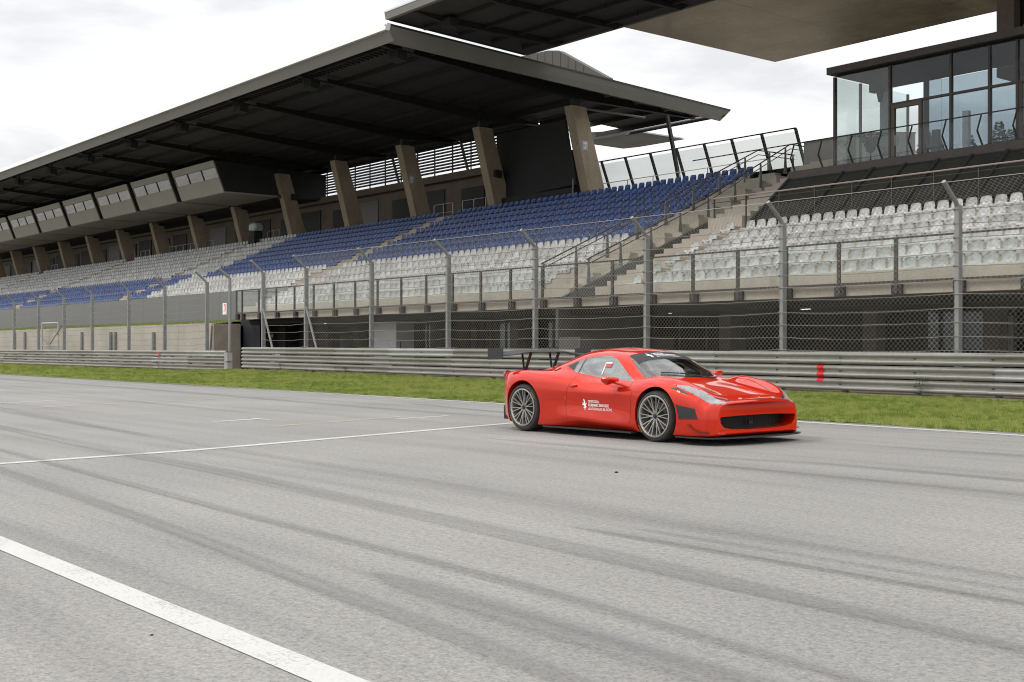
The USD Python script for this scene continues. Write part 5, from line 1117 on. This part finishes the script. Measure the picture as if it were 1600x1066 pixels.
def make_car():
    m = car_materials()
    car = thing('racing_car', 'red two-seat racing coupe with a tall black rear wing on the track', 'car', CAR)
    G = body_grid(); outer = solid_from_grid(G)
    inner = solid_from_grid(offset_grid(G, .028)); skin = solid_from_grid(offset_grid(G, .007))
    def prism(poly, axis, lo, hi):
        v, f = MB().prism(poly, axis, lo, hi).mesh(); return man(v, f)
    def both(p): return p + p.mirror((0, 1, 0))
    box = lambda x0, x1, y0, y1, z0, z1: man(*MB().box(x0, x1, y0, y1, z0, z1).mesh())
    body = outer
    cabin = inner ^ box(-2.1, -.02, -2, 2, .22, 2)
    # wheel wells
    def well(x, r, zc):
        cyl = m3.Manifold.cylinder(.45, r, r, 72, False).rotate((90, 0, 0)).translate((x, -.62, zc))
        return both(cyl)
    wells = well(.03, .378, .325) + well(-2.63, .395, .335)
    # windows
    side_poly = [(-1.94,.94),(-1.80,1.0),(-1.65,1.05),(-1.47,1.075),(-1.29,1.088),(-1.14,1.084),(-1.05,1.063),(-.96,1.018),(-.83,.938),(-.66,.838),(-.525,.765),(-.74,.765),(-1.13,.785),(-1.54,.838),(-1.70,.868),(-1.88,.93)]
    side_prism = both(prism(side_poly, 'y', -1.0, -.40))
    screen_poly = [(-.375,-.71),(-.27,-.58),(-.18,-.42),(-.11,-.22),(-.09,0),(-.11,.22),(-.18,.42),(-.27,.58),(-.375,.71),(-.55,.66),(-.70,.60),(-.86,.535),(-.845,.30),(-.835,0),(-.845,-.30),(-.86,-.535),(-.70,-.60),(-.55,-.66)]
    screen_prism = prism(screen_poly, 'z', .70, 1.4)
    # grille opening, intakes
    gp = [(-.735,.325),(-.71,.343),(-.4,.352),(0,.356),(.4,.352),(.71,.343),(.735,.325),(.715,.26),(.66,.212),(.52,.186),(.25,.176),(0,.173),(-.25,.176),(-.52,.186),(-.66,.212),(-.715,.26)]
    grille = prism(gp, 'x', .72, 1.3)
    nose_vent = both(prism([(.775,-.705),(.835,-.545),(.965,-.455),(.885,-.565)], 'z', .50, .8))
    shell = body - wells - cabin - grille
    glassy = outer - skin
    headlight_poly = [(.28,.868,.722),(.40,.835,.716),(.52,.792,.70),(.64,.752,.655),(.745,.705,.605),(.84,.640,.555),(.935,.60,.512),(.945,.650,.505),(.905,.735,.505),(.84,.795,.515),(.74,.835,.56),(.63,.866,.615),(.47,.888,.675)]
    def leaning(p3, k, z0=.497, z1=.9):
        v, f = MB().prism([(x, -(y - k * (z - .60))) for x, y, z in p3], 'z', z0, z1).mesh(); v[:, 1] -= k * (v[:, 2] - .60); return man(v, f)
    hl = both(leaning(headlight_poly, .75))
    intake = both(prism([(.25,.695),(.38,.70),(.65,.598),(.53,.615)], 'y', -1.0, -.80))
    quad = both(prism([(.40,.485),(.69,.445),(.735,.31),(.45,.30)], 'y', -1.0, -.80))
    rear_glass_poly = [(-1.80,-.36),(-2.30,-.33),(-2.75,-.26),(-2.78,0),(-2.75,.26),(-2.30,.33),(-1.80,.36),(-1.76,0)]
    rear_glass = prism(rear_glass_poly, 'z', .75, 1.4)
    inlays = hl + intake + nose_vent + rear_glass + quad
    thin = outer - solid_from_grid(offset_grid(G, .012))
    paint = shell - side_prism - screen_prism - (inlays ^ thin)
    obj('body', tmesh(paint), m['paint'], car, smooth=32)
    frame = lambda p: p
    obj('windscreen', tmesh(glassy ^ screen_prism), m['screen'], car, smooth=32)
    dark_band = (outer - solid_from_grid(offset_grid(G, .010)))
    banner = prism([(-.85,-.53),(-.62,-.585),(-.60,-.35),(-.585,0),(-.60,.35),(-.62,.585),(-.85,.53),(-.842,.30),(-.833,0),(-.842,-.30)], 'z', .8, 1.4)
    ban = (solid_from_grid(offset_grid(G, -.002)) - solid_from_grid(offset_grid(G, .006))) ^ banner
    obj('sun_strip', tmesh(ban), m['matt'], car, smooth=32)
    for s in (-1, 1):
        half = box(-3, 1, -2, 0, 0, 2) if s < 0 else box(-3, 1, 0, 2, 0, 2)
        side = glassy ^ side_prism ^ half
        obj('side_window', tmesh(side ^ box(-1.615, 0, -2, 2, 0, 2)), m['side'], car, smooth=32)
        obj('quarter_window', tmesh(side ^ box(-1.735, -1.635, -2, 2, 0, 2)), m['side'], car, smooth=32)
        obj('window_divider', tmesh((side ^ box(-1.635, -1.615, -2, 2, 0, 2))), m['matt'], car, smooth=32)
        obj('air_inlet', tmesh((thin ^ side_prism ^ half) ^ box(-2.2, -1.735, -2, 2, 0, 2)), m['mesh'], car, smooth=32)
        obj('headlight', tmesh(thin ^ hl ^ box(-3, 2, *((-2, 0) if s < 0 else (0, 2)), 0, 2)), m['lens'], car, smooth=32)
        hb = box(-3, 2, *((-2, 0) if s < 0 else (0, 2)), 0, 2)
        obj('fender_vent', tmesh(thin ^ intake ^ hb), m['mesh'], car, smooth=32)
        obj('nose_vent', tmesh(thin ^ (nose_vent - hl) ^ hb), m['mesh'], car, smooth=32)
        obj('side_panel', tmesh(thin ^ quad ^ hb), m['matt'], car, smooth=32)
    obj('rear_glass', tmesh(thin ^ rear_glass), m['mesh'], car, smooth=32)
    # underside and wheel-well liner, grille back with ribs
    mb = MB(); mb.box(-3.30, .68, -.60, .60, .085, .20); obj('floor_pan', mb, m['matt'], car)
    mb = MB(); mb.box(.70, .73, -.76, .76, .15, .40)
    obj('grille_back', mb, m['mesh'], car)
    mb = MB()
    for k in range(6): mb.box(.76, .765, -.72, .72, .20 + k * .026, .204 + k * .026)
    for k in range(25): mb.box(.75, .755, -.72 + k * .06, -.715 + k * .06, .175, .35)
    obj('grille_mesh', mb, m['mesh'], car)
    mb = MB(); mb.prism([(.02,.27),(.035,.285),(.035,.22),(.02,.23),(-.02,.23),(-.035,.22),(-.035,.285),(-.02,.27)], 'x', .80, .81)
    obj('grille_emblem', mb, m['matt'], car)
    # splitter, skirts, canards
    sp = [(-.10,-.90),(.40,-.965),(.70,-.955),(.90,-.90),(1.0,-.72),(1.055,-.40),(1.07,0),(1.055,.40),(1.0,.72),(.90,.90),(.70,.955),(.40,.965),(-.10,.90)]
    v, f = MB().prism([p for p in sp if p[0] > .3] , 'z', .075, .092).mesh()
    obj('front_splitter', (v, f), m['carbon'], car)
    for s in (-1, 1):
        mb = MB(); mb.prism([(-2.18, s*.80), (-.42, s*.80), (-.42, s*.935), (-2.18, s*.955)] if s > 0 else [(-2.18, s*.955), (-.42, s*.935), (-.42, s*.80), (-2.18, s*.80)], 'z', .078, .098)
        obj('side_skirt', mb, m['carbon'], car)
        mb = MB(); pts = [(.60,.945,.245),(.645,.935,.205),(.69,.925,.18),(.74,.912,.162),(.79,.90,.152),(.88,.855,.148)]
        for a, b_ in zip(pts[:-1], pts[1:]):
            A = np.array(a) * [1, s, 1]; B = np.array(b_) * [1, s, 1]; o = np.array([.012, s * .028, .006])
            mb.hexa([A - [0,0,.003], A + o - [0,0,.003], B + o - [0,0,.003], B - [0,0,.003]], [A + [0,0,.003], A + o + [0,0,.003], B + o + [0,0,.003], B + [0,0,.003]])
        obj('canard', mb, m['carbon'], car)
    # thin gaps between panels, laid on the surface
    T = trimesh.Trimesh(*tmesh(outer), process=False)
    def lay(pts, axis, lift=.0):
        pts = np.array(pts, float)
        d = np.zeros_like(pts); o = pts.copy()
        if axis == 'z': o[:, 2] = 2; d[:, 2] = -1
        elif axis == 'x': o[:, 0] = 3; d[:, 0] = -1
        else: o[:, 1] = axis * 3; d[:, 1] = -axis
        loc, ir, _ = T.ray.intersects_location(o, d, multiple_hits=False)
        out = np.full_like(pts, np.nan); out[ir] = loc - d[ir] * lift
        return out[~np.isnan(out[:, 0])]
    def dense(p, n=12):
        p = np.array(p, float); t = np.arange(len(p)); q = np.linspace(0, len(p) - 1, (len(p) - 1) * n + 1)
        return np.stack([np.interp(q, t, p[:, k]) for k in range(p.shape[1])], 1)
    hood = [(-.02,-.60),(.30,-.63),(.60,-.57),(.81,-.485),(.90,-.44),(.955,-.30),(.97,-.12),(.972,0),(.97,.12),(.955,.30),(.90,.44),(.81,.485),(.60,.57),(.30,.63),(-.02,.60)]
    q = dense(hood); obj('bonnet_gap', MB().tube(lay(np.c_[q, 0 * q[:, 0]], 'z', .0), .0035, 5), m['mesh'], car)
    for s in (-1, 1):
        q = dense([(-.455,.20),(-.43,.40),(-.41,.62),(-.50,.745)]); obj('door_gap', MB().tube(lay(np.c_[q[:, 0], 0*q[:, 0], q[:, 1]], s), .0025, 5), m['mesh'], car)
        q = dense([(-1.66,.20),(-1.72,.40),(-1.68,.62),(-1.60,.80)]); obj('door_gap', MB().tube(lay(np.c_[q[:, 0], 0*q[:, 0], q[:, 1]], s), .0022, 5), m['mesh'], car)
        q = dense([(-2.28,.455),(-2.05,.475),(-1.75,.49)]); obj('panel_gap', MB().tube(lay(np.c_[q[:, 0], 0*q[:, 0], q[:, 1]], s), .002, 5), m['mesh'], car)
        q = dense([(-3.15,.80),(-3.20,.62),(-3.10,.50),(-2.99,.46)]); obj('bumper_gap', MB().tube(lay(np.c_[q[:, 0], 0*q[:, 0], q[:, 1]], s), .002, 5), m['mesh'], car)
    # lettering: each face carried onto the side surface
    def carry(t, fn):
        t = t.copy(); v = np.array(t.vertices); return fn(v), np.array(t.faces)
    def flank(v, x0, z0, s=-1):
        P = np.c_[x0 + v[:, 0], 0 * v[:, 0], z0 + v[:, 1]]
        o = P.copy(); o[:, 1] = s * 3; d = np.zeros_like(P); d[:, 1] = -s
        loc, ir, _ = T.ray.intersects_location(o, d, multiple_hits=False)
        P[:, 1] = s * .92; P[ir, 1] = loc[:, 1]
        P[:, 1] += s * (0.0015 + v[:, 2]); return P
    L = [('OFFICIAL', -1.275, .452, .034, True), ('FERRARI SERVICE', -1.275, .402, .034, True), ('AUTOHAUS BLÖCHL', -1.270, .352, .033, False)]
    for txt, x0, z0, hgt, bold in L:
        t = meshkit.text_mesh(txt, hgt, .001, bold)
        if txt == 'AUTOHAUS BLÖCHL': t.apply_scale([1.06, 1, 1])
        obj('lettering', carry(t, lambda v: flank(v, x0, z0)), m['white'], car)
    hz = trimesh.creation.extrude_polygon(Polygon([(a * .105, b_ * .155) for a, b_ in HORSE]).buffer(0), .001)
    hz = hz.subdivide().subdivide()
    obj('horse_emblem', carry(hz, lambda v: flank(v, -1.395, .345)), m['white'], car)
    def screen(v, y0, x0):
        P = np.c_[x0 - v[:, 1] * .93, y0 + v[:, 0], 0 * v[:, 0]]
        o = P.copy(); o[:, 2] = 2; d = np.zeros_like(P); d[:, 2] = -1
        loc, ir, _ = T.ray.intersects_location(o, d, multiple_hits=False)
        P[ir, 2] = loc[:, 2]; P[:, 2] += .005 + v[:, 2]; return P
    for txt, x0, hgt, bold in (('OFFICIAL', -.745, .034, True), ('FERRARI SERVICE', -.697, .034, True), ('AUTOHAUS BLÖCHL', -.650, .034, False)):
        t = meshkit.text_mesh(txt, hgt, .001, bold)
        obj('lettering', carry(t, lambda v: screen(v, -.20, x0)), m['white'], car)
    hz = trimesh.creation.extrude_polygon(Polygon([(a * .11, b_ * .15) for a, b_ in HORSE]).buffer(0), .001)
    obj('horse_emblem', carry(hz, lambda v: screen(v, -.335, -.645)), m['white'], car)
    # badges on the nose, wiper
    def nose_disc(x, y, r, name, mat, sc=(1, 1)):
        p = lay([(x, y, 0)], 'z')[0]
        c = trimesh.creation.cylinder(r, .012, sections=20); c.apply_scale([sc[0], sc[1], 1]); c.apply_transform(trimesh.transformations.rotation_matrix(.45, [0, 1, 0])); c.apply_translation(p)
        obj(name, (np.array(c.vertices), np.array(c.faces)), mat, car)
    nose_disc(.90, -.31, .020, 'bonnet_pin', m['badge'], (.9, 1.5)); nose_disc(.90, .33, .020, 'bonnet_pin', m['badge'], (.9, 1.5)); nose_disc(.925, .03, .017, 'nose_badge', m['yellow'], (1.3, .9))
    q = dense([(-.035,.12),(-.10,.0),(-.20,-.25),(-.29,-.50)]); obj('wiper', MB().tube(lay(np.c_[q, 0*q[:, 0]], 'z', .018), .009, 6), m['matt'], car)
    q = dense([(-.035,.12),(-.03,.20),(-.08,.36)]); obj('wiper_arm', MB().tube(lay(np.c_[q, 0*q[:, 0]], 'z', .02), .011, 6), m['matt'], car)
    # mirrors, handles, fuel flap slit
    for s in (-1, 1):
        sph = lambda p, r, n=24: m3.Manifold.sphere(r, n).translate((p[0] + (.10 if s > 0 and p[1] > .91 and p[2] > .71 else 0), s * p[1], p[2] + (.06 if s > 0 and p[1] > .91 and p[2] > .71 else 0)))
        head = m3.Manifold.batch_hull([sph((-.70,.925,.775), .034), sph((-.72,1.06,.785), .030), sph((-.78,.925,.775), .045), sph((-.79,1.07,.780), .042), sph((-.80,1.0,.755), .05)])
        arm = m3.Manifold.batch_hull([sph((-.72,.945,.745), .026), sph((-.62,.93,.722), .020)]) + m3.Manifold.batch_hull([sph((-.62,.93,.722), .021), sph((-.50,.885,.680), .024)])
        mm = (head + arm).refine_to_length(.015); t = trimesh.Trimesh(*tmesh(mm)); trimesh.smoothing.filter_taubin(t, iterations=12)
        mp = obj('mirror', (np.array(t.vertices), np.array(t.faces)), m['paint'], car, smooth=True)
        h = m3.Manifold.batch_hull([sph((-1.63,.922,.672), .012), sph((-1.52,.915,.682), .018), sph((-1.575,.912,.665), .022)]).refine_to_length(.01)
        obj('door_handle', tmesh(h), m['paint'], car, smooth=True)
        q = dense([(-2.10,.80),(-2.07,.755),(-2.05,.715)]); obj('pillar_slit', MB().tube(lay(np.c_[q[:, 0], s * q[:, 1], 0*q[:, 0]], 'z'), [.004] + [.011] * (len(q) - 2) + [.004], 6), m['mesh'], car)
        c = trimesh.creation.cylinder(.062, .05, sections=28); c.apply_transform(trimesh.transformations.rotation_matrix(-math.pi/2 - .35, [0, 1, 0])); c.apply_translation([-3.335, s * .66, .795])
        obj('tail_light', (np.array(c.vertices), np.array(c.faces)), m['red_lens'], car, smooth=30)
    # rear end: diffuser, exhaust
    mb = MB(); mb.box(-3.47, -3.30, -.62, .62, .16, .33)
    for k in range(7): mb.box(-3.50, -3.20, -.60 + k * .196, -.585 + k * .196, .12, .30)
    obj('rear_diffuser', mb, m['carbon'], car)
    for y in (-.09, 0, .09): v, f = revolve([(.028, 0), (.034, 0), (.034, .1), (.028, .1)], 18, 'z'); obj('exhaust_pipe', (v[:, [2, 1, 0]] * [1, 1, 1] + [-3.56, y, .37], f[:, ::-1]), m['disc'], car)
    # rear wing
    wing = thing('rear_wing', parent=car)
    ny = 33; V = []; Y = np.linspace(-.88, .88, ny)
    sec = [(0, 0), (-.02, .012), (-.09, .02), (-.20, .016), (-.30, .012), (-.30, .004), (-.20, -.006), (-.10, -.018), (-.03, -.014)]
    for y in Y:
        dz = -.045 * (0.5 - 0.5 * math.cos(math.pi * np.clip((abs(y) - .30) / .45, 0, 1)))
        a = math.radians(6)
        for px, pz in sec: V.append((-3.19 + px * math.cos(a), y, 1.135 + dz + pz - px * math.sin(a) * .55))
    k = len(sec); F = []
    for i in range(ny - 1):
        for j in range(k):
            j2 = (j + 1) % k; F += [[i*k+j, (i+1)*k+j, (i+1)*k+j2], [i*k+j, (i+1)*k+j2, i*k+j2]]
    for j in range(1, k - 1): F += [[0, j, j + 1], [(ny-1)*k, (ny-1)*k+j+1, (ny-1)*k+j]]
    obj('wing_blade', (np.array(V), np.array(F)), m['carbon'], wing, smooth=35)
    for s in (-1, 1):
        y = s * .884
        mb = MB(); mb.prism([(-3.53,1.02),(-3.17,1.03),(-3.165,1.20),(-3.53,1.19)], 'y', y - .006, y + .006); obj('end_plate', mb, m['carbon'], wing)
        mb = MB(); mb.bar((-3.24, s * .28, 1.12), (-3.375, s * .28, .845), .014, .05, up=(0, 1, 0)); obj('strut', mb, m['matt'], wing)
        mb = MB(); mb.bar((-3.45, s * .28, 1.12), (-3.40, s * .28, .845), .014, .032, up=(0, 1, 0)); obj('strut', mb, m['matt'], wing)
    # cockpit
    cp = thing('cockpit', parent=car)
    mb = MB(); mb.prism([(-.40,.60),(-.30,.76),(-.46,.80),(-.66,.80),(-.78,.74),(-.80,.62)], 'y', -.66, .66); obj('dashboard', mb, m['seat'], cp)
    v, f = revolve([(.165, -.014), (.185, -.010), (.19, 0), (.185, .010), (.165, .014), (.158, 0)], 36, 'z')
    R = trimesh.transformations.rotation_matrix(math.radians(-68), [0, 1, 0])[:3, :3]
    w0 = np.array([-.86, .36, .80]); mb = MB().add(v @ R.T + w0, f)
    for a in (0.2, math.pi - .2, -math.pi / 2): mb.bar(w0, w0 + R @ np.array([.165 * math.sin(a), .165 * math.cos(a), 0]), .035, .015)
    obj('steering_wheel', mb, m['matt'], cp, smooth=35)
    obj('steering_column', MB().bar(w0, (-.6, .36, .70), .06), m['matt'], cp)
    for s in (-1, 1):
        mb = MB(); mb.prism([(-1.05,.22),(-1.60,.22),(-1.72,.55),(-1.86,.95),(-1.80,1.02),(-1.72,1.0),(-1.55,.55),(-1.42,.38),(-1.05,.42)], 'y', s * .36 - .24, s * .36 + .24); obj('seat', mb, m['seat'], cp)
        obj('head_rest', MB().box(-1.80, -1.70, s * .36 - .15, s * .36 + .15, .88, 1.03), m['seat'], cp)
    mb = MB(); r = .019
    hoop = [(-1.74, -.62, .30), (-1.76, -.64, .75), (-1.74, -.50, 1.06), (-1.73, -.3, 1.12), (-1.73, .3, 1.12), (-1.74, .50, 1.06), (-1.76, .64, .75), (-1.74, .62, .30)]
    mb.tube(hoop, r, 8)
    for s in (-1, 1):
        mb.tube([(-1.74, s*.50, 1.06), (-1.35, s*.505, 1.09), (-.98, s*.49, 1.06), (-.62, s*.63, .86), (-.50, s*.66, .60)], r, 8)
        mb.tube([(-1.73, s*.40, 1.10), (-2.05, s*.38, .85)], r, 8)
    mb.tube([(-.98, -.49, 1.06), (-.98, .49, 1.06)], r, 8); mb.tube([(-1.74, -.6, .5), (-1.73, .45, 1.08)], r, 8)
    obj('roll_cage', mb, m['grey'], cp, smooth=40)
    mb = MB(); mb.box(-.90, -.86, -.10, .14, 1.03, 1.09); obj('rear_view_mirror', mb, m['matt'], cp)
    mb = MB(); mb.box(-1.95, -.45, -.70, .70, .20, .235); obj('cabin_floor', mb, m['seat'], cp)
    mb = MB(); mb.prism([(-2.06,.24),(-1.92,.24),(-1.90,.90),(-2.06,.92)], 'y', -.60, .60); obj('bulkhead', mb, m['seat'], cp)
    # slider opening panel stuck on the near window
    T2 = lambda x, z: (x, z)
    def win(x0, x1, z0, z1, name, mat, lift):
        v = np.array([[x0, z0], [x1, z0], [x1, z1], [x0, z1]]); P = flank(np.c_[v, 0*v[:, :1]], 0, 0)
        Q = P.copy(); Q[:, 1] -= lift; P[:, 1] -= .001
        obj(name, MB().hexa(P, Q), mat, car)
    win(-1.185, -1.175, .83, 1.0, 'window_slider_edge', m['white'], .006)
    win(-1.17, -1.06, .985, 1.0, 'window_slider_edge', m['white'], .006)
    win(-1.17, -1.06, .93, .98, 'window_sticker', m['red_lens'], .004)
    for x, rw, tw in ((0, .327, .25), (-2.65, .342, .30)):
        for s in (-1, 1): make_wheel(m, car, x, s, rw, tw, .0)
    return car
make_car()
